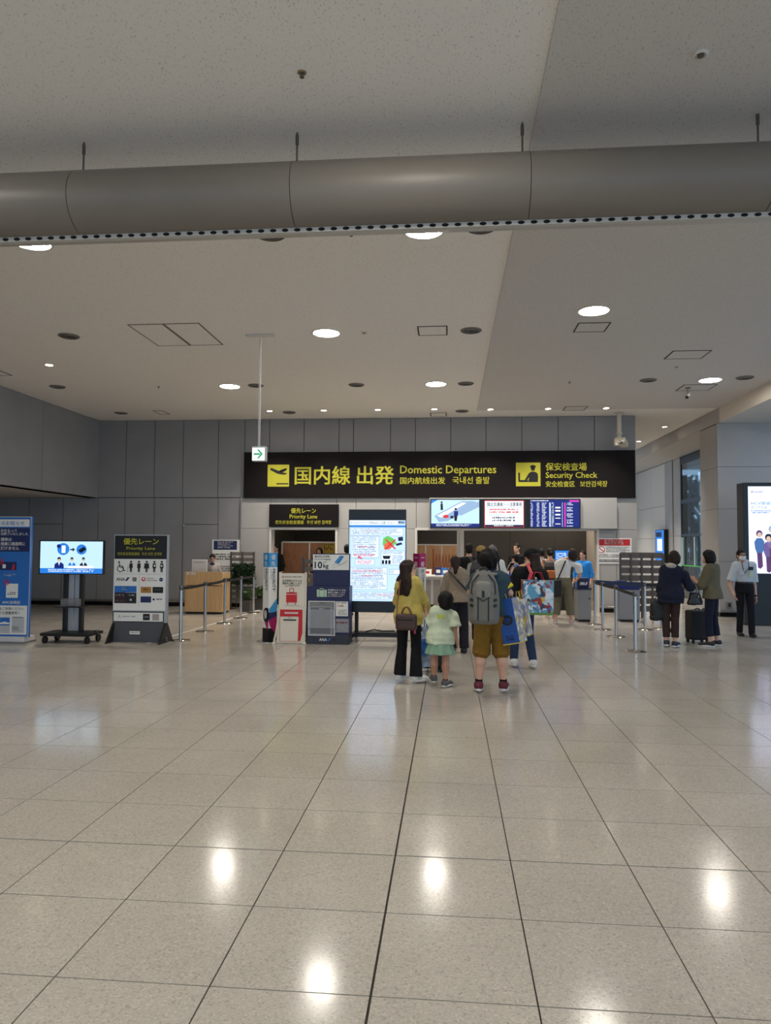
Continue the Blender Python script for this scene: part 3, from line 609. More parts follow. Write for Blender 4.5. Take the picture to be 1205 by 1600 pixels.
# inspection desk with boxes
ds = thing('inspection_desk', 'silver inspection desk in the security opening', 'desk', (XZ(681, 930, 18.0)[0], 18.0, 0))
MB().box(-.36, .36, 0, .5, .0, .86).build('body', mat('desk_silver', (170, 168, 164), .35, metal=.4), ds, bevel=.01); MB().box(-.4, .4, -.03, .54, .86, .9).build('top', M_white, ds, bevel=.005)
for k in range(3): MB().box(-.3+k*.24, -.12+k*.24, -.006, 0, .12, .8).build('front_panel', mat('desk_panel', (128, 124, 120), .4, metal=.4), ds)
for k, (dx, w, h, mt, lb) in enumerate(((-.24, .13, .14, M_paper, 'white card box on the silver inspection desk'), (.06, .08, .2, M_navy, 'dark blue leaflet holder on the silver inspection desk'), (.24, .1, .18, M_blue, 'bright blue leaflet holder on the silver inspection desk'))):
    o = thing('desk_box', lb, 'box', (ds.location.x+dx, 18.12, .9)); MB().box(-w, w, 0, .16, 0, h).build('body', mt, o, bevel=.004); MB().box(-w*.6, w*.6, -.003, 0, h*.3, h*.7).build('label', M_red if k == 0 else M_paper, o)

# ================================================================== FREE-STANDING SIGNS, LEFT
# blue notice stand cut by the frame
t, P = board('notice_stand', 'tall blue notice stand with white base at the left bulkhead side', 'sign stand', (-66, 807, 47, 995), 11.35, .05, M_blue)
sy = lambda y: y
z0 = t.location.z; MB().box(-.56, .56, -.02, .3, -z0, 0).build('base', M_white, t, bevel=.006); MB().box(-.58, .58, -.03, .31, -z0, -z0+.03).build('foot', M_grey, t)
P.frame(M_lgrey, -66, 807, 47, 995, 1.2, 1)
P.rect(M_paper, -60, 811.5, 44, 823); P.text(M_blue, 'のお知らせ', 0, 814, 36, 821, 2, .01); P.rect(M_navy, -62, 825, 44.5, 862)
for s_, y, h, x1 in (('日をもって', 827, 4.5, 25), ('は終了いたしました', 832, 4.5, 42), ('媒体は', 840, 5.5, 17), ('搭乗口通過時に', 847, 5.5, 38), ('だけません', 854, 5.5, 29)): P.text(M_paper, s_, 0, y, x1, y+h, 2, .012)
P.rect(M_navy, -10, 878, 25.5, 891, 2); P.poly(M_red, [(18, 891), (21, 880), (23, 884), (22, 891)], 3); P.rect(M_paper, 4, 882, 9, 888, 3); P.ring(M_red, 2, 878, 3, 4.2, 4); P.line(M_red, [(0, 876), (4, 881)], 1, 4)
P.lines(M_paper, 6, 897, 25, 901, 2, 1.6); P.rect(M_paper, 10.5, 912, 29, 934, 2); P.lines(M_navy, 12.5, 925, 27, 930, 2, 3.4, lay=3); P.ring(M_red, 11, 910, 3.2, 4.4, 4); P.line(M_red, [(8.5, 907.5), (13.5, 912.5)], 1, 4)
P.text(M_paper, 'AMC会員証', 5, 938.5, 33, 943.5, 2, .01); P.rect(M_paper, -62, 946, 44, 991); P.text(M_ink, 'をご利用ください', 1, 948.5, 39, 953, 2, .006); P.text(M_ink, 'イル搭乗券例＞', 1, 955, 33, 960, 2, .006)
P.rect(M_lgrey, 1.5, 964, 18, 989, 2); P.poly(M_blue, [(2.5, 965), (17.5, 965), (17.5, 977), (2.5, 977)], 3); P.poly(M_paper, [(2.5, 973), (10, 971), (17.5, 973), (17.5, 975), (2.5, 975)], 4); P.rect(M_lgrey, 21, 963.5, 40, 988, 2); P.rect(M_grey, 22, 963.5, 38, 965, 3); P.lines(M_grey, 22, 978, 34, 986, 3, 2.2, lay=3); P.rect(M_ink, 1, 997, 4.5, 1000.5, 2); P.done()

# screen on a trolley
Yt = 11.55; xa, zt = XZ(61, 870, Yt)[0], XZ(110, 844, Yt)[1]; xb, zb = XZ(162, 870, Yt)[0], XZ(110, 897.5, Yt)[1]; xc = (xa+xb)/2
tv = thing('trolley_screen', 'flat screen with office staff drawings on a black wheeled trolley', 'screen', (xc, Yt, 0)); w = (xb-xa)/2
MB().box(-w, w, 0, .06, zb, zt).build('screen', M_bez, tv, bevel=.005)
for s in (-1, 1): MB().box(s*.14-.03 if s > 0 else -.17, s*.14+.03 if s > 0 else -.11, .08, .16, .16, zt-.1).build('upright', M_blackm, tv, bevel=.004)
for s in (-1, 1): MB().box(s*.055-.045, s*.055+.045, .13, .14, .18, zb).build('cable_cover', mat('silver_cover', (176, 176, 182), .35, metal=.5), tv)
MB().box(-.24, .24, -.08, .18, .58, .60).build('shelf', M_blackm, tv, bevel=.004); MB().box(-.16, .16, -.01, .06, .60, .72).build('tray', mat('clear_tray', (150, 150, 150), .3, alpha=.4), tv)
MB().box(-.42, .42, -.16, .34, .12, .17).build('base', M_blackm, tv, bevel=.01)
for s in (-1, 1):
    for y in (-.1, .28):
        wl_ = MB().cyl((s*.36-.025, y, .055), (s*.36+.025, y, .055), .055, n=18).build('caster', M_ink, tv, smooth=True); MB().box(s*.36-.012, s*.36+.012, y-.03, y+.03, .06, .13).build('fork', M_blackm, wl_)
MB().tube([(.38, .1, .17), (.43, .05, .2), (.49, .0, .15), (.5, -.02, .06), (.5, -.02, .012)], .008, 6).build('power_cable', M_ink, tv, smooth=True)
P = Print(tv, (61, 844, 162, 897.5), -w, w, zb, zt, 0); P.rect(E_ice, 63, 846, 160.5, 888); P.rect(E_blu, 63, 888, 160.5, 896); P.lines(E_wht, 76, 889.5, 148, 894.5, 2, 2, ragged=.05)
P.disc(E_blu, 99, 858, 9.5, 2); P.rect(E_wht, 96.5, 852.5, 102.5, 864, 3); P.disc(E_dkb, 92, 853.5, 3.2, 4); P.disc(E_blu, 127.5, 858.5, 8, 2); P.poly(E_blk, [(122, 860), (131, 854), (135, 858), (127, 864)], 3)
P.rect(E_navy, 109.5, 857.7, 114, 859.7, 2); P.poly(E_navy, [(113.5, 855.5), (117.5, 858.7), (113.5, 862)], 2)
for x, c in ((93, E_dkb), (113, E_blu), (131, E_navy)):
    s = 1 if x == 93 else .8; P.disc(E_skin, x, 875, 2.6*s, 3); P.poly(E_blk, [(x-2.8*s, 875), (x-2.5*s, 871.5), (x, 870.4), (x+2.5*s, 871.5), (x+2.8*s, 875), (x, 873)], 4); P.poly(c, [(x-7.5*s, 888), (x-7*s, 881.5), (x-2.5*s, 878.6), (x+2.5*s, 878.6), (x+7*s, 881.5), (x+7.5*s, 888)], 2); P.poly(E_wht, [(x-1.5, 878.6), (x+1.5, 878.6), (x, 884)], 3)
P.rect(E_wht, 107, 884, 146, 888, 5); P.done()

# priority lane stand
Yp = 11.75; t, P = board('priority_stand', 'silver-framed standing board with black priority lane header and airline cards', 'sign stand', (177, 835.5, 262, 973), Yp, .06, mat('stand_frame', (176, 176, 176), .35, metal=.5))
z0 = t.location.z; w = .43
MB().prism([(-.46, -z0), (.48, -z0), (.42, 0), (-.415, 0)], -.015, .05).build('base', mat('base_grey', (78, 78, 82), .4), t)
for s in (-1, 1): MB().prismx([(-.28, -z0), (.32, -z0), (.06, .0), (-.02, 0)], s*.45-.012, s*.45+.012).build('foot_plate', M_blackm, t)
P.rect(M_ink, 178.5, 837, 260, 873.5); P.text(M_yel, '優先レーン', 192, 841, 247, 851, 2, .02); P.text(M_yel, 'Priority Lane', 197, 854.5, 241.5, 860.5, 2, .012); P.text(M_yel, '优先安全检查通道', 183, 863, 217.5, 868, 2, .006); P.text(M_yel, '우선 보안 검색장', 221, 863, 252.5, 868, 2, .006)
P.rect(M_paper, 178, 873.8, 259, 954); P.rect(M_lgrey, 180, 897, 257, 897.6, 2); P.rect(M_lgrey, 217.5, 898, 218.1, 948, 2)
P.ring(M_ink, 188, 889, 4.2, 5.4, 2); P.line(M_ink, [(186, 880), (186.8, 886.5), (191.5, 887), (193.5, 892), (196, 891.5)], 1.3, 3); P.disc(M_ink, 185.8, 878.6, 1.4, 3)
for k, x in enumerate((204.5, 217, 229, 241, 252.5)):
    P.disc(M_ink, x, 878, 1.7, 2); hw = 4.2 if k == 2 else 2.9
    P.poly(M_ink, [(x-hw*.8, 880.3), (x+hw*.8, 880.3), (x+hw, 887 if k != 2 else 889), (x+1.7, 888), (x+1.6, 894.3), (x+.25, 894.3), (x, 888), (x-.25, 894.3), (x-1.6, 894.3), (x-1.7, 888), (x-hw, 887 if k != 2 else 889)], 2)
    if k == 0: P.line(M_ink, [(200, 884), (199.6, 894)], .6, 2)
    if k == 3: P.disc(M_paper, x+.6, 884, 1.6, 3)
    if k == 4: P.poly(M_paper, [(x-.2, 886.2), (x-2, 883.8), (x-1, 882.6), (x-.2, 883.2), (x+.7, 882.6), (x+1.6, 883.8)], 3)
P.text(M_ink, 'ANA', 182, 903, 195.5, 908, 2, .02); P.poly(M_navy, [(195.5, 908), (199.5, 902.5), (203, 902.5), (199, 908)], 2); P.rect(M_ink, 207.5, 902.5, 213.5, 908.5, 2); P.ring(M_lgrey, 210.5, 905.5, 1.2, 1.9, 3)
P.disc(M_red, 224.5, 905, 3.2, 2); P.disc(M_paper, 224.5, 904.6, 1.7, 3); P.text(M_ink, 'JAPAN', 229.5, 902.8, 240, 905, 2, .01); P.text(M_ink, 'AIRLINES', 229.5, 905.8, 246, 907.8, 2, .01); P.disc(M_navy, 252, 905.5, 3, 2); P.line(M_lgrey, [(250, 905.5), (254, 905.5)], .5, 3)
P.rect(M_navy, 179.5, 916, 197, 943, 2); P.rect(M_blue, 179.5, 916, 214, 926, 3); P.rect(mat('dark_maroon', (54, 26, 36), .5), 180, 926.5, 196.5, 942.5, 4); P.rect(M_ink, 197, 926.5, 214, 943, 3); P.lines(M_lgrey, 191, 918, 204, 923.5, 2, 3, lay=5); P.lines(M_paper, 182, 929, 195, 933, 1, 2.6, lay=5); P.lines(M_lgrey, 199, 929, 212, 933, 1, 2.6, lay=5); P.lines(M_grey, 181, 938, 195, 940.5, 1, 1.2, lay=5); P.disc(M_lgrey, 205.5, 937.5, 2, 5, n=5)
P.rect(M_gold, 220.5, 917, 237, 926.5, 2); P.rect(M_ink, 239, 917, 255.5, 926.5, 2); P.rect(M_navy, 220.5, 932, 237, 941.5, 2); P.lines(M_grey, 242, 920.5, 252, 922.5, 1, 1.2, lay=3); P.lines(M_ink, 225, 920, 233, 923, 1, 1.2, lay=3); P.disc(M_ink, 241, 936.5, 1.7, 2); P.lines(M_navy, 243.5, 935, 255, 938.5, 1, 1.8)
P.rect(M_ink, 177.5, 955.5, 257.5, 972.5); P.rect(M_paper, 179, 957.2, 256, 971, 2); P.lines(M_grey, 193, 962.8, 216, 965.2, 1, 2.3, lay=3); P.line(M_grey, [(186, 966), (188, 961), (190, 966), (187, 963)], .5, 3); P.rect(M_ink, 225, 959, 235.5, 969, 3); P.text(M_lgrey, 'JMB', 227, 963, 233.5, 965.5, 4); P.rect(mat('silver_print', (165, 155, 150), .4), 239.5, 959, 250, 969, 3)
P.rect(M_paper, 205, 986, 221, 991, 11); P.lines(M_grey, 207, 987.3, 219, 989.8, 1, 1.5, lay=13); P.done()

# staff desk with monitor
Yd = 16.65; xa, zt = XZ(289, 893, Yd); xb = XZ(348, 893, Yd)[0]; M_oak = wood('desk_oak', (186, 150, 104), (206, 172, 126), 2.)
dk = thing('staff_desk', 'pale oak staff desk beside the dark wall', 'desk', ((xa+xb)/2, Yd, 0)); w = (xb-xa)/2
MB().box(-w+.02, w-.02, 0, .02, .05, .66).build('lower_panel', M_oak, dk, bevel=.003); MB().box(-w, w, -.02, .02, .68, zt).build('upper_panel', M_oak, dk, bevel=.003)
MB().box(-w, -w+.03, .02, .6, .05, zt-.03).build('side_panel', M_oak, dk); MB().box(w-.03, w, .02, .6, .05, zt-.03).build('side_panel', M_oak, dk); MB().box(-w, w+.03, .02, .62, zt-.2, zt-.17).build('worktop', M_blackm, dk); MB().box(-w+.03, w-.03, .03, .6, 0, .05).build('plinth', M_blackm, dk)
P = Print(dk, (289, 893, 348, 960), -w, w, 0, zt, -.02); P.rect(M_paper, 293, 894.2, 306, 897.6); P.text(M_ink, 'ANA', 295, 894.8, 300.5, 897, 2, .02); P.poly(M_navy, [(301, 897), (303.5, 894.8), (305, 894.8), (302.5, 897)], 2); P.done()
mn = thing('desk_monitor', 'white computer monitor seen from behind on the staff desk', 'monitor', (XZ(311, 890, 16.8)[0], 16.82, zt-.168)); a = XZ(299, 880, 16.8)[0]-mn.location.x; b = XZ(323, 880, 16.8)[0]-mn.location.x; zz = XZ(311, 874.5, 16.8)[1]-mn.location.z
MB().box(a, b, 0, .05, .09, zz).build('casing', M_white, mn, bevel=.012); MB().box(-.06, .06, .0, .1, .0, .12).build('stand', M_white, mn, bevel=.004); MB().box(-.12, .12, -.03, .16, 0, .012).build('base', M_white, mn); MB().box(a+.05, b-.05, -.004, 0, zz-.07, zz-.06).build('vent', M_grey, mn)
# white notice board behind the desk
t, P = board('notice_board', 'white notice board with navy header behind the staff desk', 'notice board', (331, 843, 374, 910), 18.33, .03, M_paper); z0 = t.location.z
for s in (-1, 1): MB().box(s*.3-.015, s*.3+.015, .03, .06, -z0, .6).build('leg', M_steel, t); MB().box(s*.3-.02, s*.3+.02, -.2, .3, -z0, -z0+.03).build('foot', M_steel, t)
P.frame(M_lgrey, 331, 843, 374, 910, .8); P.rect(M_navy, 333.5, 845, 370, 859); P.lines(M_paper, 340, 846.5, 366, 857.5, 4, 2, lay=2); P.lines(M_ink, 336, 865, 369, 876, 3, 2.2, ragged=.1); P.lines(M_grey, 340, 884, 368, 894, 3, 1.6); P.done()
# slatted screens with hanging hedge
M_slat = mat('slat_grey', (112, 104, 98), .6, noise=.06, nscale=8); M_leaf = mat('leaf_dark', (40, 62, 34), .5, noise=.35, nscale=30); M_leaf2 = mat('leaf_mid', (70, 92, 52), .5, noise=.3, nscale=30)
def slats(name, label, x0, x1, Y, zt, zs, posts, group=None, rz=0., mtl=None):
    t = thing(name, label, 'partition', (x0, Y, 0), rz, group); L = x1-x0
    for k in range(posts): MB().box(L*k/(posts-1)-.022, L*k/(posts-1)+.022, -.03, .02, 0, zt+.03).build('post', mat('slat_post', (84, 78, 74), .5), t)
    for z, h in zs: MB().box(0, L, .0, .022, z, z+h).build('slat', mtl or M_slat, t)
    for k in (0, posts-1): MB().box(L*k/(posts-1)-.03, L*k/(posts-1)+.03, -.1, .1, 0, .03).build('foot', M_blackm, t)
    return t
a, zt2 = XZ(361.5, 864, 18.05); b = XZ(397, 864, 18.05)[0]
slats('slat_screen', 'narrow grey slatted screen with hedge beside the staff desk', a, b, 18.05, zt2, [(.2+k*.145, .085) for k in range(9)], 3)
def leaves(mb, rnd, box, n, s):
    for _ in range(n):
        c = Vector([rnd.uniform(box[2*i], box[2*i+1]) for i in range(3)]); d = Vector((rnd.gauss(0, 1), rnd.gauss(-.6, .8), rnd.gauss(.3, .8))).normalized(); q = d.cross(Vector((rnd.gauss(0, 1), rnd.gauss(0, 1), rnd.gauss(0, 1)))).normalized(); L = s*rnd.uniform(.6, 1.2)
        mb.add([c, c+d*L*.5+q*L*.24, c+d*L, c+d*L*.5-q*L*.24], [(0, 1, 2, 3)])
    return mb
hx0, hz1 = XZ(363, 881, 17.9); hx1, hz0 = XZ(398, 913, 17.9); rnd = random.Random(5)
hd = thing('hanging_hedge', 'block of dark green leaves on the slatted screen beside the staff desk', 'plant', ((hx0+hx1)/2, 17.9, hz0)); w = (hx1-hx0)/2; H_ = hz1-hz0
MB().box(-w+.04, w-.04, 0, .1, .04, H_-.04).build('backing', mat('hedge_core', (24, 36, 20), .9), hd); leaves(MB(), rnd, (-w, w, -.07, .03, 0, H_), 1500, .07).build('foliage', M_leaf, hd, kind='stuff', fix=False)
for (p0, p1, py, top, lb) in ((377, 391, 956, 921, 'low leafy shrub in a dark planter under the hanging hedge'), (398, 411, 953, 917, 'bushy pale green shrub in a dark planter beside the light wall')):
    q = G((p0+p1)/2, py); a = XZ(p0-1, py, q.y)[0]-q.x; b = XZ(p1, py, q.y)[0]-q.x; zt3 = XZ(p0, top, q.y+.15)[1]; s = thing('planter_shrub', lb, 'plant', (q.x, q.y, 0))
    pl = MB().prism([(a+.02, 0), (b-.02, 0), (b, .28), (a, .28)], 0, .35).build('planter', mat('planter_dark', (70, 66, 64), .5), s, bevel=.006); MB().box(a+.02, b-.02, .02, .33, .27, .285).build('soil', mat('soil', (44, 34, 26), .9), pl)
    for k in range(5): MB().tube([((a+b)/2+(k-2)*.03, .17, .28), ((a+b)/2+(k-2)*.07, .12, zt3*.85)], .006, 5).build('stem', mat('stem_green', (70, 80, 46), .6), s)
    leaves(MB(), rnd, (a-.03, b+.03, .0, .32, .32, zt3-.03), 420, .09).build('foliage', M_leaf2, s, kind='stuff', fix=False)

# ================================================================== BELT POSTS
M_chrome = mat('polished_steel', (205, 200, 194), .16, metal=1.); M_belt = mat('black_belt', (22, 20, 24), .7); M_beltb = mat('blue_belt', (32, 54, 92), .7)
_post = {}
def belt_post(x, y, label, group, h=.93):
    o = thing('belt_post', label, 'belt post', (x, y, 0), 0, group)
    if not _post:
        _post['base'] = MB().lathe([(.165, 0), (.168, .006), (.16, .014), (.06, .026), (.034, .03)], n=28).mesh('base', M_chrome, True)
        _post['pole'] = MB().lathe([(.028, .028), (.028, .86)], n=18).mesh('pole', M_chrome, True)
        _post['head'] = MB().lathe([(.03, .855), (.034, .86), (.034, .925), (.03, .935), (0, .937)], n=18).mesh('belt_head', mat('post_head', (120, 116, 112), .3, metal=.9), True)
    for k in ('base', 'pole', 'head'): link({'head': 'belt_head'}.get(k, k), _post[k], o)
    return o
def belt(p, q, label, z=.885, sag=.01, mtl=None, z2=None, h=.05):
    z2 = z if z2 is None else z2; p, q = Vector((*p, z)), Vector((*q, z2)); d = (q-p).normalized(); p = p+d*.036; q = q-d*.036
    pts = [p.lerp(q, k/8)-Vector((0, 0, sag*4*(k/8)*(1-k/8))) for k in range(9)]; n = d.cross(Vector((0, 0, 1))).normalized()
    o = MB().strap(pts, h, .003, n).build('barrier_belt', mtl or M_belt, None); return tag(o, label, 'belt', 'barrier belts')
lp = [(G(282, 1001), 'at the priority stand, first of the row'), (G(320, 987), 'second in the row towards the staff desk'), (G(351, 974), 'third in the row, before the staff desk corner'), (G(376, 966), 'in front of the hanging hedge'), (G(396, 958), 'last of the row beside the pale shrub')]
for p, s in lp: belt_post(p.x, p.y, 'steel belt post '+s, 'belt posts of the priority lane')
for k, s in enumerate(('from the first to the second priority lane post', 'from the second to the third priority lane post', 'from the third post to the hedge post', 'from the hedge post to the last priority post')):
    a, b = lp[k][0], lp[k+1][0]; belt((a.x, a.y), (b.x, b.y), 'black barrier belt '+s)
# ================================================================== FREE-STANDING SIGNS, MIDDLE
def pillar(px0, px1, py0, py1, Y, label, topm, top_txt, side_txt, band, name='lane_pillar'):
    xa, z1 = XZ(px0, py0, Y); xb = XZ(px1, py0, Y)[0]; z1 = XZ((px0+px1)/2, py0, Y)[1]; t = thing(name, label, 'sign pillar', ((xa+xb)/2, Y, 0)); w = (xb-xa)/2
    tri = [(-w, .06), (0, -.03), (w, .06), (0, .2)]            # plan: a blunt edge towards the hall
    def shaft(z0, z1, s=1.):
        n = len(tri); return MB().add([(x*s, y*s, z) for z in (z0, z1) for x, y in tri], [tuple(range(n-1, -1, -1)), tuple(range(n, 2*n))]+[(i, (i+1) % n, (i+1) % n+n, i+n) for i in range(n)])
    zb, zt = .22, z1-.24; bs = shaft(.0, zb, 1.0).build('base', M_blackm, t); shaft(zb, zt).build('shaft', M_paper, t); shaft(zt, z1).build('cap', topm, t)
    MB().lathe([(.2, 0), (.2, .008), (.1, .012)], n=24).build('floor_plate', M_steel, t)
    for side in (-1, 1):
        f = bpy.data.objects.new('face', None); COL.objects.link(f); f.parent = t; f.empty_display_size = .05
        a_ = Vector((0, -.03, 0)); b_ = Vector((side*w, .06, 0)); L = (b_-a_).length
        ang = math.atan2(.09, w); f.location = (a_+b_)/2 if False else (side*w/2, .015, 0); f.rotation_euler = (0, 0, side*ang)
        P = Print(f, (0, 0, 100, 1000), -L/2, L/2, 0, z1, -.002)
        k = 1000/z1*.24
        for n_, ch in enumerate(top_txt):
            if ch == '一': P.rect(M_paper, 25, k*.27, 75, k*.32)
            else: P.text(M_paper, ch, 25, k*.12+n_*k*.46, 75, k*.12+n_*k*.46+k*.36, bold=.01)
        y = k+20
        for n_, (s_, h_) in enumerate(side_txt): P.text(M_ink if n_ == 0 else M_grey, s_, 40 if n_ == 0 else 18, y, 75 if n_ == 0 else 32, y+h_, rot=True, bold=.006)
        if band:
            zz = 1000*(1-.62/z1)
            if side > 0: P.poly(M_sky, [(0, zz+60), (100, zz-70), (100, zz+80), (30, zz+110)]); P.poly(M_navy, [(0, zz+90), (40, zz+90), (100, zz+80), (100, zz+140), (40, zz+170), (0, zz+190)], 2); P.poly(M_mag, [(0, zz+180), (100, zz+130), (100, zz+300), (70, zz+310), (20, zz+250)], 3)
            else: P.disc(M_ink, 62, zz+120, 50, 2, 85); P.disc(M_lgrey, 52, zz+115, 26, 3, 50); P.poly(M_ink, [(70, zz+40), (100, zz+40), (100, zz+200), (70, zz+200)], 2); P.poly(M_mag, [(40, zz+200), (100, zz+190), (100, zz+290), (70, zz+260)], 3)
        # print goes to the pillar itself
        P.p = t; mw = Matrix.Translation(f.location) @ Matrix.Rotation(side*ang, 4, 'Z')
        for mbs in list(P.l.values())+[q for _, q, _n in P.t]: mbs.v = [tuple(mw @ Vector(v)) for v in mbs.v]
        P.done(); bpy.data.objects.remove(f)
    return t
pillar(410.5, 432.5, 864, 1003, 12.15, 'three-sided priority pillar sign with blue top and black foot', M_sky, '優先', [('PRIORITY', 250), ('우선 优先', 120)], True)
pillar(645.5, 665.5, 865, 1003, 12.6, 'three-sided pillar sign with magenta top behind the yellow blouse', M_mag, '一般', [('ALL OTHER PASSENGERS', 330), ('일반 一般', 110)], False)

# cream baggage gauge stand with a red suitcase
Yj = 11.85; M_cream = mat('cream_board', (226, 218, 202), .5); xa, xb = XZ(428, 1005, Yj)[0], XZ(475, 1005, Yj)[0]; zj = XZ(452, 894, Yj)[1]
jl = thing('baggage_gauge', 'cream cabin baggage gauge stand with a red suitcase and flared feet', 'sign stand', ((xa+xb)/2, Yj, 0)); w = (xb-xa)/2; w2 = w*.86
off = .05
MB().prism([(-w2+off, .02), (w2+off-.03, .02), (w2+off, zj-.02), (-w2+off, zj-.02)], .02, .06).build('board', M_cream, jl)
for s in (-1, 1):
    xs = [(s*w, 0), (s*w, .05), (s*(w*.93)+off*.4, .22), (s*(w*.88)+off*.8, .45), (s*w2+off, .65), (s*w2+off, zj)]
    mb = MB(); pts = [(x, y, z) for (x, z) in xs for y in (0,)]
    mb.tube([(x, .02, z) for x, z in xs], .018, 8); mb.build('side_rail', M_cream, jl, smooth=True)
    MB().box(s*w-.03, s*w+.03, -.02, .36, 0, .025).build('foot', M_cream, jl, bevel=.006)
MB().box(-w2, w2+.02, .03, .36, .0, .58).build('gauge_box', M_cream, jl, bevel=.01)
P = Print(jl, (428, 894, 475, 1007), -w, w, 0, zj, .019); P.text(M_ink, 'JAPAN AIRLINES', 443, 900.5, 470.5, 902.8, 2, .01); P.ring(M_red, 440.3, 901.6, 1, 1.7, 2)
P.text(M_ink, 'お手荷物の大きさの', 440, 906, 470.5, 909.3, 2, .01); P.text(M_ink, '確認をお願いします', 440, 910, 470.5, 913.2, 2, .01); P.lines(M_ink, 444, 914, 468, 917.6, 2, 1.3, ragged=.05)
P.rect(M_red, 446, 926, 463, 942); P.rect(M_paper, 446, 928.6, 463, 929.3, 2); P.frame(M_red, 451, 919.5, 458, 926.5, 1); P.disc(M_red, 448.5, 943.8, 1.2); P.disc(M_red, 460.5, 943.8, 1.2); P.lines(M_lgrey, 443, 946, 467, 948, 1, 1.4, ragged=0)
P.poly(M_red, [(436.5, 953), (472, 953), (472, 990), (469, 1002), (465, 1002), (466, 964), (436.5, 964)], 1); P.rect(M_paper, 444, 957, 465, 959.6, 2); P.lines(M_red, 445, 957.6, 464, 959.2, 1, 1.4, lay=3); P.frame(M_red, 436.5, 963, 467, 1003, .5, 2); P.text(M_ink, '55cm', 449, 964.8, 455, 966.6, 2); P.rect(M_ink, 442, 968.3, 462, 970.4, 2); P.done()

# navy baggage gauge stand
Ya = 11.9; xa, xb = XZ(479, 1005, Ya)[0], XZ(545.5, 1005, Ya)[0]; za = XZ(512, 865, Ya)[1]; zl = XZ(512, 916, Ya)[1]; M_nav2 = mat('navy_board', (30, 36, 78), .5)
an = thing('baggage_gauge', 'navy cabin baggage gauge stand with ten kilogram header and clear size box', 'sign stand', ((xa+xb)/2, Ya, 0)); w = (xb-xa)/2
MB().box(-w, w, 0, .4, .0, .16).build('base', mat('gauge_base', (44, 46, 58), .45), an, bevel=.008); MB().box(-w, w, .0, .36, .16, zl).build('gauge_box', M_nav2, an, bevel=.006); MB().box(-w+.09, w, .05, .09, zl, za).build('header_board', M_nav2, an, bevel=.004)
P = Print(an, (479, 865, 545.5, 1008), -w, w, 0, za, .05); P.rect(M_paper, 487, 866.5, 544, 891); P.text(M_ink, '機内持込手荷物', 489.5, 868, 513, 871.5, 2, .008); P.text(M_ink, 'Carry-on baggage', 489, 872.5, 515, 875.8, 2, .006); P.text(M_ink, '10', 490, 878, 501.5, 888.5, 2, .03); P.text(M_ink, 'kg', 503.5, 881, 511.5, 890, 2, .02); P.lines(M_ink, 503.5, 878, 510, 880.5, 2, 1.2); P.poly(M_blue, [(521, 879), (530, 868), (536, 869), (528, 881)], 2); P.poly(M_sky, [(523, 878), (530.5, 869), (533, 869.5), (526, 880)], 3); P.line(M_grey, [(517, 886), (523, 881), (530, 883), (541, 876)], .5, 2); P.line(M_grey, [(519, 888), (528, 884), (540, 879)], .4, 2); P.done()
P = Print(an, (479, 865, 545.5, 1008), -w, w, 0, za, 0); M_mint = mat('mint_print', (176, 206, 180), .5)
P.rect(M_mint, 494.5, 922, 510, 933.5); P.frame(M_mint, 499, 920, 505, 923, .8); P.rect(M_nav2, 498, 922, 498.6, 933.5, 2); P.rect(M_nav2, 506, 922, 506.6, 933.5, 2); P.text(M_paper, '手荷物のサイズの', 511.5, 921, 539.5, 924.2, 2, .008); P.text(M_paper, '確認をお願いします', 511.5, 925, 539, 928, 2, .008); P.lines(M_paper, 511.5, 929, 539, 934, 2, 1.4)
P.rect(M_grey, 482, 940.5, 523, 994); P.rect(mat('gauge_grey', (108, 110, 116), .5), 484, 949, 517, 992, 2); P.frame(M_paper, 481.5, 940, 523.5, 994.5, 1.2, 3); P.frame(M_lgrey, 484, 949, 517.5, 992.5, .7, 3); P.text(M_ink, '55cm', 500, 941.6, 508, 944, 4); P.text(M_paper, '40cm', 498, 951, 506, 953, 4)
P.rect(M_paper, 524.5, 940.5, 543.5, 963.5); P.lines(M_ink, 526, 941.5, 543, 944.5, 1, 2, ragged=0); P.text(M_red, '100席', 527, 945.5, 536.5, 949, 2, .01); P.lines(M_grey, 528, 953, 542, 962, 4, 1.4); P.rect(mat('gauge_card', (140, 140, 148), .5), 524.5, 967.5, 545, 989); P.lines(M_red, 526, 972, 543.5, 976.5, 1, 2.4, ragged=0); P.lines(M_lgrey, 526, 979, 543.5, 987, 3, 1.6)
P.text(M_paper, 'ANA', 499, 998.5, 511, 1002.8, 2, .02); P.poly(M_blue, [(511.5, 1002.8), (515, 998), (517.5, 998), (514, 1002.8)], 2); P.rect(M_ink, 521, 998.5, 524, 1002.5); P.done()
MB().box(-w+.03, w*.32, -.05, -.045, .27, zl-.38).build('clear_window', mat('clear_acrylic', (235, 240, 245), .05, alpha=.12), an); MB().box(-w+.03, -w+.04, -.05, 0, .27, zl-.38).box(w*.32-.01, w*.32, -.05, 0, .27, zl-.38).build('window_edge', mat('acrylic_edge', (200, 206, 214), .2), an)

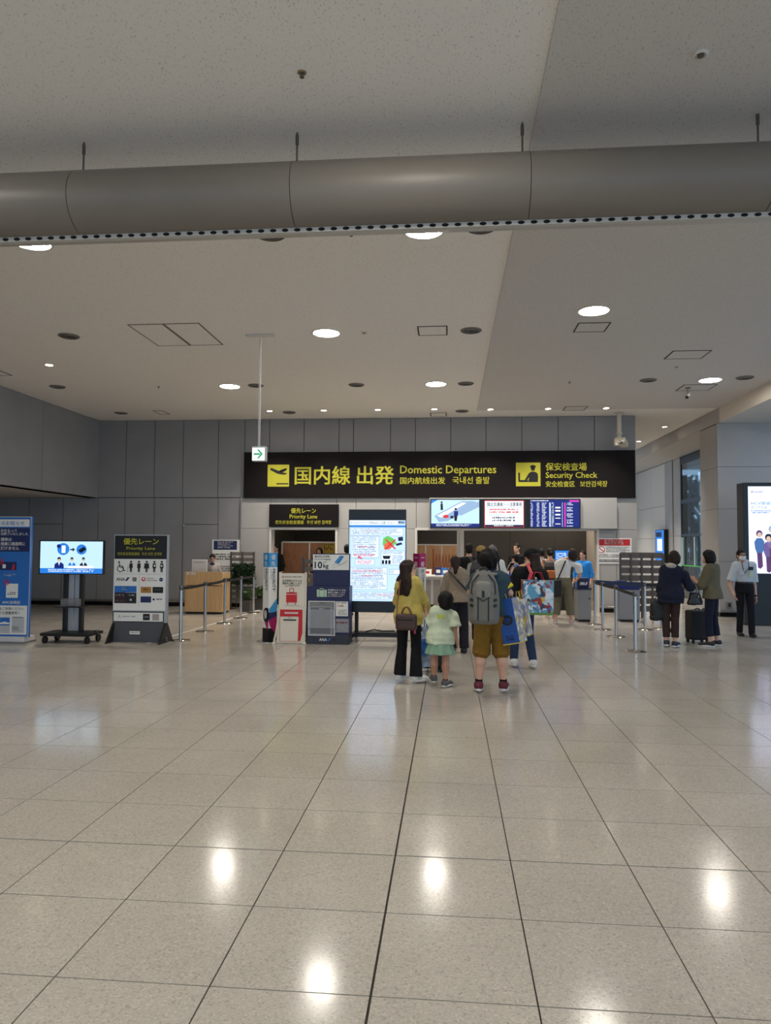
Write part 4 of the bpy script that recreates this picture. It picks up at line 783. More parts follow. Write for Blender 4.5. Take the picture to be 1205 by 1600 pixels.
# tall lit notice screen
Yb = 12.3; xa, xb = XZ(544.5, 880, Yb)[0], XZ(634.5, 880, Yb)[0]; zt, zb = XZ(590, 796, Yb)[1], XZ(590, 957, Yb)[1]
bs = thing('notice_screen', 'tall black portrait screen with blue-white battery notice on a wheeled stand', 'screen', ((xa+xb)/2, Yb, 0)); w = (xb-xa)/2
MB().box(-w, w, 0, .09, zb, zt).build('casing', M_bez, bs, bevel=.006)
for s in (-1, 1):
    MB().box(s*.36-.03, s*.36+.03, .1, .16, .12, zb+.6).build('upright', M_blackm, bs); MB().box(s*.42-.03, s*.42+.03, .0, .65, .07, .12).build('foot', M_blackm, bs)
    for y in (.04, .6): MB().cyl((s*.42-.02, y, .035), (s*.42+.02, y, .035), .035, n=16).build('caster', M_lgrey, bs, smooth=True)
MB().box(-.42, .42, .01, .08, .08, .13).build('cross_bar', M_blackm, bs); MB().box(-.38, .38, .04, .3, .13, .15).build('shelf', M_blackm, bs); MB().tube([(-.2, .1, .16), (-.05, .06, .2), (.1, .12, .17), (.3, .1, .18)], .012, 6).build('cable', M_ink, bs, smooth=True)
P = Print(bs, (544.5, 796, 634.5, 957), -w, w, zb, zt, 0); E_scr = E('screen_blue', (186, 216, 250), 1.1); E_txt = E('screen_text', (104, 130, 178), 1.); E_pan = E('screen_pane', (214, 232, 252), 1.15)
P.rect(E_scr, 545.7, 813, 633.5, 939.5); P.rect(E_wht, 545.7, 813.5, 633.5, 819.5, 2); P.rect(E_blu, 545.7, 821, 633.5, 824, 2); P.text(E_navy, 'モバイルバッテリーの持込みにご注意ください！', 547, 814.7, 616.5, 819, 3, .004); P.rect(E_lgr, 622, 814, 633, 819, 3); P.lines(E_blk, 622.5, 815, 632.5, 818.5, 1, 2.2, lay=4)
def pane(x0, y0, x1, y1): P.rect(E_blu, x0-.5, y0-.5, x1+.5, y1+.5, 2); P.rect(E_pan, x0, y0, x1, y1, 3)
pane(548, 825.5, 629.5, 837); P.lines(E_txt, 549.5, 826.5, 628, 836, 4, 2, lay=4); P.lines(E_red, 570, 829, 586, 831, 1, 2, lay=5)
pane(549, 838, 592, 871.5); P.lines(E_txt, 550.5, 839, 590, 869, 11, 1.8, lay=4); P.lines(E_red, 558, 854, 586, 856.5, 1, 2, lay=5); P.lines(E_red, 553, 866, 588, 870.5, 2, 2.2, lay=5)
P.poly(E_red, [(557, 872), (562, 868), (567, 874)], 3); pane(555.5, 874.5, 585, 883); P.lines(E_red, 558, 876, 582, 882, 3, 1.7, lay=4)
P.poly(E_grn, [(599, 841), (606, 837.5), (614, 841), (620, 848), (612, 856), (602, 858), (598, 851)], 3); P.poly(E_org, [(601, 850), (609, 846), (615, 853), (608, 859), (600, 858)], 4); P.line(E_red, [(603, 843), (618, 858)], 2.2, 5); P.line(E_red, [(618, 843), (602, 859)], 2.2, 5); P.poly(E_navy, [(622, 839.5), (629.5, 838.5), (630, 845), (622.5, 845.5)], 4); P.poly(E_navy, [(618, 850), (627, 847.5), (629, 850.5), (620, 853)], 4)
pane(596, 861, 632.5, 882.5); P.lines(E_txt, 597, 862, 631, 866.5, 2, 1.8, lay=4); P.poly(E_blk, [(598, 868.5), (610.5, 868.5), (609, 873.5), (599.5, 873.5)], 4)
for x in (597, 602, 607): P.rect(E_blk, x, 875.5, x+3.6, 881.5, 4)
P.lines(E_txt, 613.5, 868, 631, 881, 5, 1.5, lay=4)
pane(548, 887, 605, 921); P.lines(E_txt, 549.5, 888, 604, 920, 12, 1.9, lay=4); P.lines(E_red, 551, 891, 602, 895, 2, 2, lay=5); P.lines(E_red, 566, 899.5, 590, 902, 1, 2, lay=5); pane(609, 890, 632, 897); P.ring(E_navy, 613, 893.5, 1.6, 2.2, 4); pane(550, 925.5, 631, 936.5); P.lines(E_txt, 551.5, 926.5, 630, 936, 4, 1.9, lay=4); P.lines(E_red, 590, 929, 622, 931, 1, 2, lay=5); P.done()

# slatted screen behind the gauge stands
slats('slat_screen', 'grey slatted screen behind the navy baggage gauge', XZ(474, 900, 14.6)[0], XZ(545, 900, 14.6)[0], 14.6, XZ(500, 873, 14.6)[1], [(.2+k*.15, .09) for k in range(8)], 4)

# ================================================================== RIGHT SIDE: KIOSKS, POSTS, NOTICE, DISPLAYS
def kiosk(px0, px1, pyt, pyb, label, logo, tray):
    q = G((px0+px1)/2, pyb); Y = q.y; xa, zt = XZ(px0, pyt, Y); xb = XZ(px1, pyt, Y)[0]; t = thing('check_kiosk', label, 'kiosk', ((xa+xb)/2, Y, 0), 0, 'boarding pass kiosks'); w = (xb-xa)/2
    MB().box(-w+.02, w-.02, .04, .5, 0, .05).build('plinth', M_blackm, t); MB().box(-w, w, 0, .55, .05, zt).build('cabinet', mat('kiosk_grey', (140, 140, 142), .4, metal=.3), t, bevel=.012); MB().box(-w-.01, w+.01, -.01, .56, zt, zt+.025).build('top_plate', M_nav2, t)
    MB().cyl((w*.7, -.008, zt*.72), (w*.7, 0, zt*.72), .018, n=12).build('lock', M_ink, t)
    if logo:
        MB().box(-w*.85, w*.75, .05, .3, zt+.025, zt+.25).build('reader', M_nav2, t, bevel=.02); P = Print(t, (0, 0, 100, 100), -w*.8, w*.7, zt+.06, zt+.2, .05); P.text(M_paper, 'ANA', 12, 30, 62, 75, bold=.03); P.poly(M_paper, [(64, 75), (76, 30), (90, 30), (78, 75)]); P.done()
    if tray:
        MB().prism([(-w, zt+.025), (w, zt+.025), (w, zt+.08), (-w*.2, zt+.13), (-w, zt+.17)], .04, .5).build('reader', mat('bright_blue_plastic', (30, 40, 150), .35), t, bevel=.01); MB().box(-w*.9, -w*.1, .1, .34, zt+.13, zt+.19).build('scanner', M_nav2, t, bevel=.02)
    return t
kiosk(903, 924, 921, 972, 'grey kiosk with lettered navy reader beside the white tee shirt', True, False)
kiosk(968, 1000, 921, 972, 'grey kiosk with bright blue reader before the slatted screen', False, True)
k1 = thing('security_terminal', 'upright terminal with lit blue display inside the security opening', 'screen', (XZ(879, 869, 18.9)[0], 18.95, 0)); zc = XZ(879, 876, 18.95)[1]; zd = XZ(879, 861, 18.95)[1]
MB().box(-.18, .18, .02, .3, 0, zc-.05).build('pedestal', M_blackm, k1, bevel=.01); MB().box(-.2, .2, 0, .05, zc-.05, zd+.03).build('casing', M_bez, k1, bevel=.005); P = Print(k1, (0, 0, 10, 10), -.18, .18, zc-.03, zd+.01, 0); P.rect(E_blu, 0, 0, 10, 10); P.lines(E_wht, 1, 2, 9, 8, 4, 1.2); P.done()
# posts and belts
rp = [(G(993, 1018), 'at the open end of the security queue, nearest the navy jacket'), (G(963, 995), 'second of the short row towards the kiosk'), (G(942, 984), 'third of the short row, before the lettered kiosk'), (G(930, 976), 'next to the lettered kiosk'), (G(1008, 984), 'where the wide blue belt ends'), (G(1034, 983), 'behind the navy jacket')]
for p, s in rp: belt_post(p.x, p.y, 'steel belt post '+s, 'belt posts of the security queue')
for (i, j, s, m_, h) in ((0, 1, 'from the end post to the second post of the security queue', M_belt, .05), (1, 2, 'from the second to the third post of the security queue', M_belt, .05), (2, 3, 'from the third post to the kiosk post', M_belt, .05), (3, 4, 'wide and blue in front of the kiosks', M_beltb, .1), (4, 5, 'short, behind the navy jacket', M_belt, .05)):
    a, b = rp[i][0], rp[j][0]; belt((a.x, a.y), (b.x, b.y), 'barrier belt '+s, mtl=m_, h=h)
a, zt2 = XZ(972.5, 867, 17.0); b = XZ(1034, 869, 17.3)[0]
slats('slat_screen', 'dark slatted screen with four posts behind the blue reader kiosk', a, b, 17.2, zt2, [(.15+k*.175, .13) for k in range(8)], 5, mtl=mat('slat_brown', (98, 90, 86), .6, noise=.08, nscale=8))
t, P = board('wall_notice', 'white wall notice with red header beside the security opening', 'notice', (933, 841, 987.5, 881), YF-.015, .014, M_paper)
P.rect(M_red, 934.5, 842.5, 985, 852.5); P.lines(M_paper, 945, 843.5, 977, 851.5, 3, 2, lay=2); P.ring(M_red, 940, 859, 4.4, 5.6); P.line(M_red, [(936.5, 856), (943.5, 862)], 1.2, 2); P.lines(M_grey, 947, 854.5, 984, 863.5, 4, 1.6); P.lines(M_grey, 936, 866, 976, 872, 3, 1.5); P.rect(M_grey, 934.5, 874, 985, 878.5); P.lines(M_paper, 938, 875, 975, 877.5, 1, 2, lay=2); P.done()
# flag display on the corridor wall
p = atX(1036, 850, XG); fd = thing('flag_display', 'narrow blue display fixed to the corridor wall past the slatted screen', 'screen', (XG-.025, p.y, 0)); z1, z0 = atX(1036, 828, XG).z, atX(1036, 879, XG).z
MB().box(-.14, 0, -.75, .35, z0, z1).build('casing', M_bez, fd, bevel=.006); Hh = z1-z0
for nm, mt, y0, y1, za_, zb_ in (('screen_field', E_blu, -.7, .3, .02, .98), ('screen_block', E_wht, -.5, .1, .36, .72), ('screen_block', E_navy, -.45, .25, .78, .93)): MB().box(-.142-.002*(nm == 'screen_block'), -.14, y0, y1, z0+Hh*za_, z0+Hh*zb_).build(nm, mt, fd)
# advertising kiosk cut by the frame
Yk = 15.9; xa = XZ(1163.5, 900, Yk)[0]; zt = XZ(1190, 754, Yk)[1]; Wk = 1.75
ad = thing('advert_kiosk', 'tall black advertising kiosk with a bright pale screen', 'screen', (xa+Wk/2, Yk, 0)); w = Wk/2
MB().box(-w, w, 0, .35, .0, zt).build('casing', M_bez, ad, bevel=.01); zs1, zs0 = XZ(1190, 760, Yk)[1], XZ(1190, 896, Yk)[1]; xs = XZ(1170, 830, Yk)[0]-ad.location.x; ppx = (XZ(1205, 830, Yk)[0]-XZ(1170, 830, Yk)[0])/35
P = Print(ad, (1170, 760, 1170+(w-.1-xs)/ppx, 896), xs, w-.1, zs0, zs1, 0); xr = P.px[2]; E_ad = E('advert', (214, 222, 255), 1.35); P.rect(E_ad, 1170, 760, xr, 896)
P.ring(E_pla, 1176.5, 768.5, 1, 1.8, 2); P.text(E_pla, 'GILEAD', 1179.5, 766.8, 1193.5, 770.2, 2, .006); P.text(E_blu, 'HCV感染', 1174.5, 784, 1205, 789, 2, .006); P.text(E_blu, 'ギリアドは', 1174.5, 790.5, 1199, 795, 2, .006); P.lines(E_blu, 1174.5, 797.5, 1215, 803, 2, 2.4, ragged=0)
for x, y, s, c, hc in ((1186.5, 835, 1, E('denim', (70, 110, 170), .9), E_pla), (1200.5, 841, 1.05, E('mauve', (110, 90, 150), .9), E_blk), (1206, 828, 1, E('lilac', (170, 150, 200), .9), E_lgr), (1216, 840, 1, E_lgr, E_blk)):
    P.poly(c, [(x-7*s, y+22), (x-8*s, y+12), (x-4*s, y+6), (x+4*s, y+6), (x+8*s, y+12), (x+7*s, y+24), (x+4*s, y+30), (x-4*s, y+30)], 2); P.poly(E_pla, [(x-4*s, y+29), (x+4*s, y+29), (x+5*s, y+50), (x+1*s, y+54), (x-3*s, y+52)], 2.4); P.disc(hc, x, y-1, 5*s, 2.8, 5.4*s); P.disc(E_skin, x+.3, y+1, 3.4*s, 3.2, 4*s)
P.done()
ot = thing('wall_outlet', 'small grey socket plate low on the blue-grey wall behind the guard', 'socket', (XZ(1140, 945, 17.8)[0], 17.81, XZ(1140, 950, 17.8)[1])); MB().box(-.06, .06, -.015, .005, 0, .14).build('plate', M_grey, ot, bevel=.003); MB().box(-.025, .025, -.02, -.015, .03, .11).build('insert', M_ink, ot)
# ================================================================== SOFT SHAPES: smooth distance fields turned into one mesh
class Soft:
    def __init__(s, res=.012): s.q = []; s.res = res; s.amp = 0.; s.cuts = []; s.seed = 1; s.ridge = False; s.freq = 26.; s.fn = None
    def _add(s, fn, lo, hi, k, op, fr=None): s.q.append((fn, np.array(lo, float), np.array(hi, float), k, op, fr)); return s
    def cap(s, a, b, ra, rb=None, k=.02, op='u', flat=False, fr=None, sx=1.):
        rb = ra if rb is None else rb; a, b = np.array(a, float), np.array(b, float); d = b-a; L2 = max(d@d, 1e-9); L = L2**.5; R = max(ra, rb)
        def fn(X, Y, Z):
            px, py, pz = X-a[0], Y-a[1], Z-a[2]; t0 = (px*d[0]+py*d[1]+pz*d[2])/L2; t = np.clip(t0, 0, 1)
            r = np.sqrt((px-t*d[0])**2+(py-t*d[1])**2+(pz-t*d[2])**2)-(ra+(rb-ra)*t)
            return np.maximum(r, (t0-1)*L) if flat else r
        return s._add(fn, np.minimum(a, b)-R, np.maximum(a, b)+R, k, op, fr)
    def ell(s, c, r, k=.02, op='u', fr=None):
        c, r = np.array(c, float), np.array(r, float)
        def fn(X, Y, Z):
            x, y, z = (X-c[0]), (Y-c[1]), (Z-c[2]); k0 = np.sqrt((x/r[0])**2+(y/r[1])**2+(z/r[2])**2); k1 = np.sqrt((x/r[0]**2)**2+(y/r[1]**2)**2+(z/r[2]**2)**2)+1e-6
            return k0*(k0-1)/k1
        return s._add(fn, c-r, c+r, k, op, fr)
    def rbox(s, c, h, rad, k=.01, op='u', fr=None):
        c, h = np.array(c, float), np.array(h, float)
        def fn(X, Y, Z):
            q = [np.abs(v-c[i])-h[i]+rad for i, v in enumerate((X, Y, Z))]
            return np.sqrt(sum(np.maximum(v, 0)**2 for v in q))+np.minimum(np.maximum(np.maximum(q[0], q[1]), q[2]), 0)-rad
        return s._add(fn, c-h, c+h, k, op, fr)
    def stack(s, rows, k=.03, op='u', fr=None, pleat=0., npl=9):
        """rows of (z, cx, cy, rx, ry): an upright body of elliptical sections"""
        rows = sorted(rows); A = np.array(rows, float); zs = A[:, 0]
        def fn(X, Y, Z):
            v = [np.interp(Z, zs, A[:, i]) for i in (1, 2, 3, 4)]; dx, dy = X-v[0], Y-v[1]; rx, ry = v[2], v[3]
            q = np.sqrt((dx/rx)**2+(dy/ry)**2)
            if pleat:
                th = np.arctan2(dy/ry, dx/rx); f = np.clip((zs[-1]-Z)/(zs[-1]-zs[0]), 0, 1); q = q-pleat*f*np.sin(npl*th+2*np.sin(2*th))
            d = (q-1)*np.minimum(rx, ry)
            return np.maximum(d, np.maximum(zs[0]-Z, Z-zs[-1]))
        R = np.maximum(A[:, 3], A[:, 4]).max()*(1+pleat)
        return s._add(fn, (A[:, 1].min()-R, A[:, 2].min()-R, zs[0]), (A[:, 1].max()+R, A[:, 2].max()+R, zs[-1]), k, op, fr)
    def cut(s, p, n): s.cuts.append((np.array(p, float), np.array(n, float)/np.linalg.norm(n))); return s   # removes the side n points to
    def arrays(s):
        res = s.res; lo = np.full(3, 1e9); hi = np.full(3, -1e9); bl = []
        for fn, a, b, k, op, fr in s.q:
            if fr is not None:
                o, R = fr; cs = np.array([[x, y, z] for x in (a[0], b[0]) for y in (a[1], b[1]) for z in (a[2], b[2])])@R.T+o; a, b = cs.min(0), cs.max(0)
            pad = k+2.5*res+abs(s.amp); bl.append((a-pad, b+pad))
            if op == 'u': lo = np.minimum(lo, a); hi = np.maximum(hi, b)
        lo = lo-3*res-abs(s.amp); hi = hi+3*res+abs(s.amp); n = np.ceil((hi-lo)/res).astype(int)+1
        ax = [lo[i]+res*np.arange(n[i]) for i in range(3)]; F = np.full(n, .2)
        for (fn, a, b, k, op, fr), (pa, pb) in zip(s.q, bl):
            i0 = np.clip(np.floor((pa-lo)/res).astype(int), 0, n-1); i1 = np.clip(np.ceil((pb-lo)/res).astype(int)+1, 1, n)
            if (i1 <= i0).any(): continue
            sl = tuple(slice(i0[i], i1[i]) for i in range(3)); X, Y, Z = np.meshgrid(*[ax[i][sl[i]] for i in range(3)], indexing='ij')
            if fr is not None:
                o, R = fr; X, Y, Z = X-o[0], Y-o[1], Z-o[2]; X, Y, Z = R[0, 0]*X+R[1, 0]*Y+R[2, 0]*Z, R[0, 1]*X+R[1, 1]*Y+R[2, 1]*Z, R[0, 2]*X+R[1, 2]*Y+R[2, 2]*Z
            d = fn(X, Y, Z); o_ = F[sl]
            if op == 'u': h = np.clip(.5+.5*(d-o_)/k, 0, 1); F[sl] = d*(1-h)+o_*h-k*h*(1-h)
            else: h = np.clip(.5-.5*(o_+d)/k, 0, 1); F[sl] = o_*(1-h)-d*h+k*h*(1-h)
        if s.amp or s.cuts:
            X, Y, Z = np.meshgrid(*ax, indexing='ij')
            if s.amp:
                rn = np.random.RandomState(s.seed); N = 0
                for i in range(5):
                    v = rn.normal(size=3)*s.freq*(1+.5*i)/1.7; v[2] *= .6; w = rn.normal(size=3)*s.freq*.4; q_ = np.sin((X*v[0]+Y*v[1]+Z*v[2])*(.6 if s.ridge else 1)+2.2*np.sin(X*w[0]+Y*w[1]+Z*w[2])+i); N = N+(1.4*np.abs(q_)-.7 if s.ridge else q_)/(1+.5*i)
                F += s.amp*N*.5
            for p, nn in s.cuts: F = np.maximum(F, (X-p[0])*nn[0]+(Y-p[1])*nn[1]+(Z-p[2])*nn[2])
        return F, lo, res
    def mesh(s, name, material):
        F, lo, res = s.arrays(); I = F < 0; n = np.array(F.shape)-1; P = np.zeros((*n, 3)); C = np.zeros(n)
        def c(A, d): return A[d[0]:d[0]+n[0], d[1]:d[1]+n[1], d[2]:d[2]+n[2]]
        cor = [(i, j, k) for i in (0, 1) for j in (0, 1) for k in (0, 1)]
        for a in cor:
            for ax in range(3):
                if a[ax]: continue
                b = list(a); b[ax] = 1; A_, B_ = c(F, a), c(F, b); m = (A_ < 0) != (B_ < 0); t = np.where(m, A_/np.where(m, A_-B_, 1), 0)
                for i in range(3): P[..., i] += np.where(m, a[i]+(t if i == ax else 0), 0)
                C += m
        act = C > 0; idx = -np.ones(n, int); idx[act] = np.arange(act.sum()); cc = np.argwhere(act); V = (P[act]/C[act][:, None]+cc)*res+lo; Q = []
        for ax in range(3):
            u, v = (ax+1) % 3, (ax+2) % 3; A_ = np.take(I, range(0, I.shape[ax]-1), ax); B_ = np.take(I, range(1, I.shape[ax]), ax)
            e = np.argwhere(A_ != B_); e = e[(e[:, u] > 0) & (e[:, v] > 0) & (e[:, u] < n[u]) & (e[:, v] < n[v])]
            if not len(e): continue
            fl = A_[tuple(e.T)]; g = []
            for du, dv in ((1, 1), (0, 1), (0, 0), (1, 0)):
                q = e.copy(); q[:, u] -= du; q[:, v] -= dv; g.append(idx[tuple(q.T)])
            g = np.stack(g, 1); g[~fl] = g[~fl][:, ::-1]; Q.append(g)
        Q = np.concatenate(Q); Q = Q[(Q >= 0).all(1)]
        me = bpy.data.meshes.new(name); me.vertices.add(len(V)); me.vertices.foreach_set('co', V.astype(np.float32).ravel()); me.loops.add(Q.size); me.loops.foreach_set('vertex_index', Q.ravel().astype(np.int32)); me.polygons.add(len(Q)); me.polygons.foreach_set('loop_start', np.arange(0, Q.size, 4, dtype=np.int32)); me.polygons.foreach_set('loop_total', np.full(len(Q), 4, np.int32))
        me.polygons.foreach_set('use_smooth', [True]*len(Q)); me.update(); me.validate(); me.materials.append(material); return me
    def build(s, name, material, parent): return link(name, s.mesh(name, material), parent)

# ================================================================== PEOPLE
M_skin = mat('skin', (206, 160, 134), .5, noise=.04, nscale=12); M_skin2 = mat('skin_tan', (186, 136, 108), .5, noise=.04, nscale=12)
M_hair = mat('black_hair', (20, 16, 15), .65, spec=.25, noise=.4, nscale=60, stretch=(1, 1, .12), bump=.5); M_hairb = mat('brown_hair', (42, 28, 23), .65, spec=.25, noise=.35, nscale=60, stretch=(1, 1, .12), bump=.5); M_hairg = mat('grey_hair', (96, 90, 92), .5, noise=.3, nscale=60, bump=.4)
def cloth(name, rgb, noise=.08, nscale=40, bump=.25, rough=.85): return mat('cloth_'+name, rgb, rough, noise=noise, nscale=nscale, bump=bump, spec=.2)
M_eye = mat('eye_dark', (20, 16, 14), .2); M_lip = mat('lip', (168, 92, 84), .5); M_soles = mat('white_sole', (224, 222, 216), .6)
def RZm(a): return np.array([[math.cos(a), -math.sin(a), 0], [math.sin(a), math.cos(a), 0], [0, 0, 1.]])
def RXm(a): return np.array([[1., 0, 0], [0, math.cos(a), -math.sin(a)], [0, math.sin(a), math.cos(a)]])
def add_hand(S, w, d, n, sc, curl=.5, thumb=1):
    """palm plus four unequal bent fingers and a thumb; d = finger direction, n = palm normal"""
    w, d, n = np.array(w, float), np.array(d, float), np.array(n, float); d /= np.linalg.norm(d); n = n-d*(n@d); n /= np.linalg.norm(n); a = np.cross(d, n); u = sc
    for o in (-.024, 0, .024): S.cap(w+a*o*.6*u, w+d*.085*u+a*o*u, .015*u, .013*u, .014)
    for i, (o, L) in enumerate(((-.033, .066), (-.011, .078), (.011, .074), (.033, .058))):
        p = w+d*.088*u+a*o*u; dd = d; r = .0092*u
        for k_, (f, ang) in enumerate(((.45, .5), (.33, .8), (.26, .6))):
            th = ang*curl; dd = dd*math.cos(th)+n*math.sin(th); dd = dd/np.linalg.norm(dd); q = p+dd*L*f*u*1.1; S.cap(p, q, r, r*.93, .006); p = q; r *= .93
    b = w+d*.028*u-a*.026*u*thumb; m = b+(d*.55-a*.75*thumb+n*.3)*.042*u; S.cap(b, m, .013*u, .0105*u, .012); S.cap(m, m+(d*.9-a*.15*thumb+n*.35)*.03*u, .0105*u, .009*u, .006)
def person(label, base, h, rz, top, bottom, shoes, hair, J=None, res=.013, bw=1., skin=None, headyaw=0., headpitch=0., face=True, sex='f', lean=0., feetyaw=(0, 0), curl=.6, handdir=None, name='person', group=None, legs=True, cat='person', belly=0., headscale=1., thin=1.):
    """local frame: forward +Y, right hand +X; measures in 1.70 m units scaled to h. J: joints as ('px', x, y, dY) or local tuples"""
    X0, Y0 = base; t = thing(name, label, cat, (X0, Y0, 0), rz, group); s = h/1.70; skin = skin or M_skin
    Ri = RZm(-rz)
    def loc(v):
        if v[0] == 'px': p = atY(v[1], v[2], Y0+v[3]); q = Ri@np.array([p.x-X0, p.y-Y0, p.z]); return q
        return np.array(v, float)*s
    D = dict(hipL=(-.085, 0, .88), hipR=(.085, 0, .88), kneeL=(-.095, .015, .48), kneeR=(.095, .015, .48), ankL=(-.1, -.02, .085), ankR=(.1, -.02, .085), shL=(-.16*bw, -.005, 1.355), shR=(.16*bw, -.005, 1.355),
             elL=(-.225*bw, -.03, 1.10), elR=(.225*bw, -.03, 1.10), wrL=(-.235*bw, .06, .87), wrR=(.235*bw, .06, .87), head=(0, .012, 1.585))
    for k, v in (J or {}).items():
        D[k] = v
    J_ = {k: loc(v) for k, v in D.items()}
    for k in ('shL', 'shR'):
        if D[k][0] == 'px': J_[k][2] -= .045*s
    for sd in 'LR':
        if J and 'ank'+sd in J and 'knee'+sd not in J:
            J_['knee'+sd] = (J_['hip'+sd]+J_['ank'+sd])/2+np.array([0, .03*s, .0]); J_['knee'+sd][2] = .48*s
    L_ = lambda z: lean*max(0, z-.9)           # forward lean
    B = Soft(res); hs = s*headscale; hf = (J_['head']+np.array([0, L_(1.58)*s, 0]), RZm(headyaw)@RXm(headpitch))
    hc = hf[0]
    # ---- body
    def tor(rows, g=0., k=.04): return [(z*s, 0, (cy+L_(z))*s, (rx*bw+g)*s, (ry*(1+belly*(.9 < z < 1.25))+g)*s) for z, cy, rx, ry in rows]
    TR = [(.82, -.005, .15, .105), (.88, -.012, .165, .118), (.95, -.008, .158, .112), (1.05, 0, .132, .096), (1.14, .002, .138, .1), (1.25, .002, .152, .108), (1.33, -.004, .158, .1), (1.39, -.008, .135, .078), (1.43, -.01, .075, .06), (1.45, -.01, .055, .052)]
    if sex == 'm': TR = [(z, cy, rx*(1.0 if z < 1 else 1.1), ry*1.03) for z, cy, rx, ry in TR]
    B.stack(tor(TR), .04); B.cap((0, (-.012+L_(1.4))*s, 1.40*s), hc+np.array([0, -.012*s, -.06*s]), .056*s, .05*s, .03)
    for sd in 'LR':
        B.cap(J_['sh'+sd], J_['el'+sd], .048*s*thin, .038*s*thin, .03); B.cap(J_['el'+sd], J_['wr'+sd], .038*s*thin, .026*s*thin, .015)
        w, e = J_['wr'+sd], J_['el'+sd]; fd = (w-e)/max(np.linalg.norm(w-e), 1e-6); hd = (handdir or {}).get(sd, (fd, np.array([1. if sd == 'L' else -1., .2, 0])))
        add_hand(B, w, hd[0], hd[1], s*.95, curl, 1 if sd == 'L' else -1)
        if legs:
            lk = .78 if bottom['type'] == 'pants' else 1.
            B.cap(J_['hip'+sd], J_['knee'+sd], .078*s*bw*lk, .053*s*bw*lk, .04); k_, a_ = J_['knee'+sd], J_['ank'+sd]; c_ = k_*.68+a_*.32+np.array([0, -.018*s*(1 if lk == 1 else 0), 0])
            B.cap(k_, c_, .053*s*bw*lk, .056*s*bw*lk, .03); B.cap(c_, a_, .055*s*bw*lk, .036*s, .03); fy = RZm(feetyaw[0 if sd == 'L' else 1]); B.cap(a_+np.array([0, 0, -.03*s]), a_+fy@np.array([0, .13*s, -.055*s]), .033*s, .024*s, .02)
    H = lambda v: np.array(v, float)*hs
    B.ell(H((0, -.012, .03)), H((.074, .093, .086)), .02, fr=hf); B.ell(H((0, .022, -.045)), H((.058, .066, .068)), .03, fr=hf); B.cap(H((0, .066, -.09)), H((0, .06, -.092)), .021*hs, None, .025, fr=hf)
    if face:
        B.cap(H((0, .083, .012)), H((0, .1, -.026)), .008*hs, .012*hs, .012, fr=hf); B.ell(H((0, .083, -.055)), H((.022, .012, .011)), .012, fr=hf); B.cap(H((-.045, .07, .03)), H((.045, .07, .03)), .012*hs, None, .015, fr=hf)
        for sd in (-1, 1): B.ell(H((sd*.031, .092, .006)), H((.016, .012, .011)), .01, 's', fr=hf)
    for sd in (-1, 1): B.ell(H((sd*.077, -.004, -.008)), H((.011, .021, .032)), .008, fr=hf)
    body = B.build('body', skin, t)
    if face:
        R = hf[1]
        for sd in (-1, 1):
            e = MB(); c_ = hc+R@H((sd*.031, .0805, .005)); e.loft([e.ring(Vector(c_+R@H((0, y, 0))), Vector(R[:, 0]), Vector(R[:, 2]), r*hs, 10, r*.6*hs) for y, r in ((-.004, .009), (.003, .0085), (.006, .004))]).build('eye', M_eye, t, smooth=True)
            b = MB(); b.bar(Vector(hc+R@H((sd*.016, .088, .027))), Vector(hc+R@H((sd*.047, .077, .03))), .006*hs, .007*hs).build('eyebrow', M_hair, t)
        Soft(.004).ell(H((0, .093, -.056)), H((.02, .006, .007)), .004, fr=hf).build('lips', M_lip, t)
    # ---- hair
    hm, style = hair[1], hair[0]; S = Soft(min(res, .011)); S.amp = .004; S.freq = 55; S.seed = int(abs(X0*100)) % 97
    S.ell(H((0, -.018, .034)), H((.086, .104, .094)), .02, fr=hf)
    if style == 'curly': S.amp = .016; S.freq = 75; S.ell(H((0, -.03, .02)), H((.13, .135, .122)), .02, fr=hf); S.ell(H((0, -.07, -.04)), H((.075, .05, .05)), .02, fr=hf)
    elif style == 'short': S.ell(H((0, -.06, -.03)), H((.074, .055, .06)), .03, fr=hf)
    elif style == 'crop': S.ell(H((0, -.05, -.02)), H((.075, .058, .06)), .03, fr=hf)
    elif style == 'bob': S.ell(H((0, -.035, -.02)), H((.1, .1, .1)), .03, fr=hf); S.ell(H((0, -.05, -.075)), H((.092, .08, .055)), .03, fr=hf)
    elif style == 'mop': S.ell(H((0, -.02, .015)), H((.098, .108, .1)), .02, fr=hf); S.ell(H((0, -.05, -.05)), H((.08, .07, .06)), .03, fr=hf)
    elif style in ('long', 'midlong'):
        Lh = -.36 if style == 'long' else -.22
        S.stack([(Lh*hs, 0, -.125*hs, .1*hs, .022*hs), ((Lh*.75)*hs, 0, -.12*hs, .15*hs, .04*hs), (-.14*hs, 0, -.095*hs, .125*hs, .06*hs), (-.06*hs, 0, -.07*hs, .088*hs, .065*hs), (.06*hs, 0, -.045*hs, .08*hs, .08*hs)], .03, fr=(hc, RZm(headyaw*.35)))
    elif style == 'lowtail':
        S.ell(H((0, -.06, -.02)), H((.078, .06, .07)), .03, fr=hf); S.cap(H((0, -.105, -.06)), H((0, -.11, -.16)), .042*hs, .03*hs, .03, fr=hf)
    elif style == 'bun': S.ell(H((0, -.05, -.01)), H((.078, .06, .06)), .03, fr=hf); S.ell(H((0, -.12, .0)), H((.04, .035, .04)), .015, fr=hf)
    S.ell(H((0, .105, -.04)), H((.078, .095, .098)), .012, 's', fr=hf)
    if style in ('long', 'midlong'): S.ell(H((0, .125, -.07)), H((.11, .115, .17)), .015, 's', fr=hf)
    if style in ('short', 'crop', 'bun', 'curly', 'lowtail'):
        for sd in (-1, 1): S.ell(H((sd*.088, .03, -.055)), H((.03, .045, .06)), .01, 's', fr=hf)
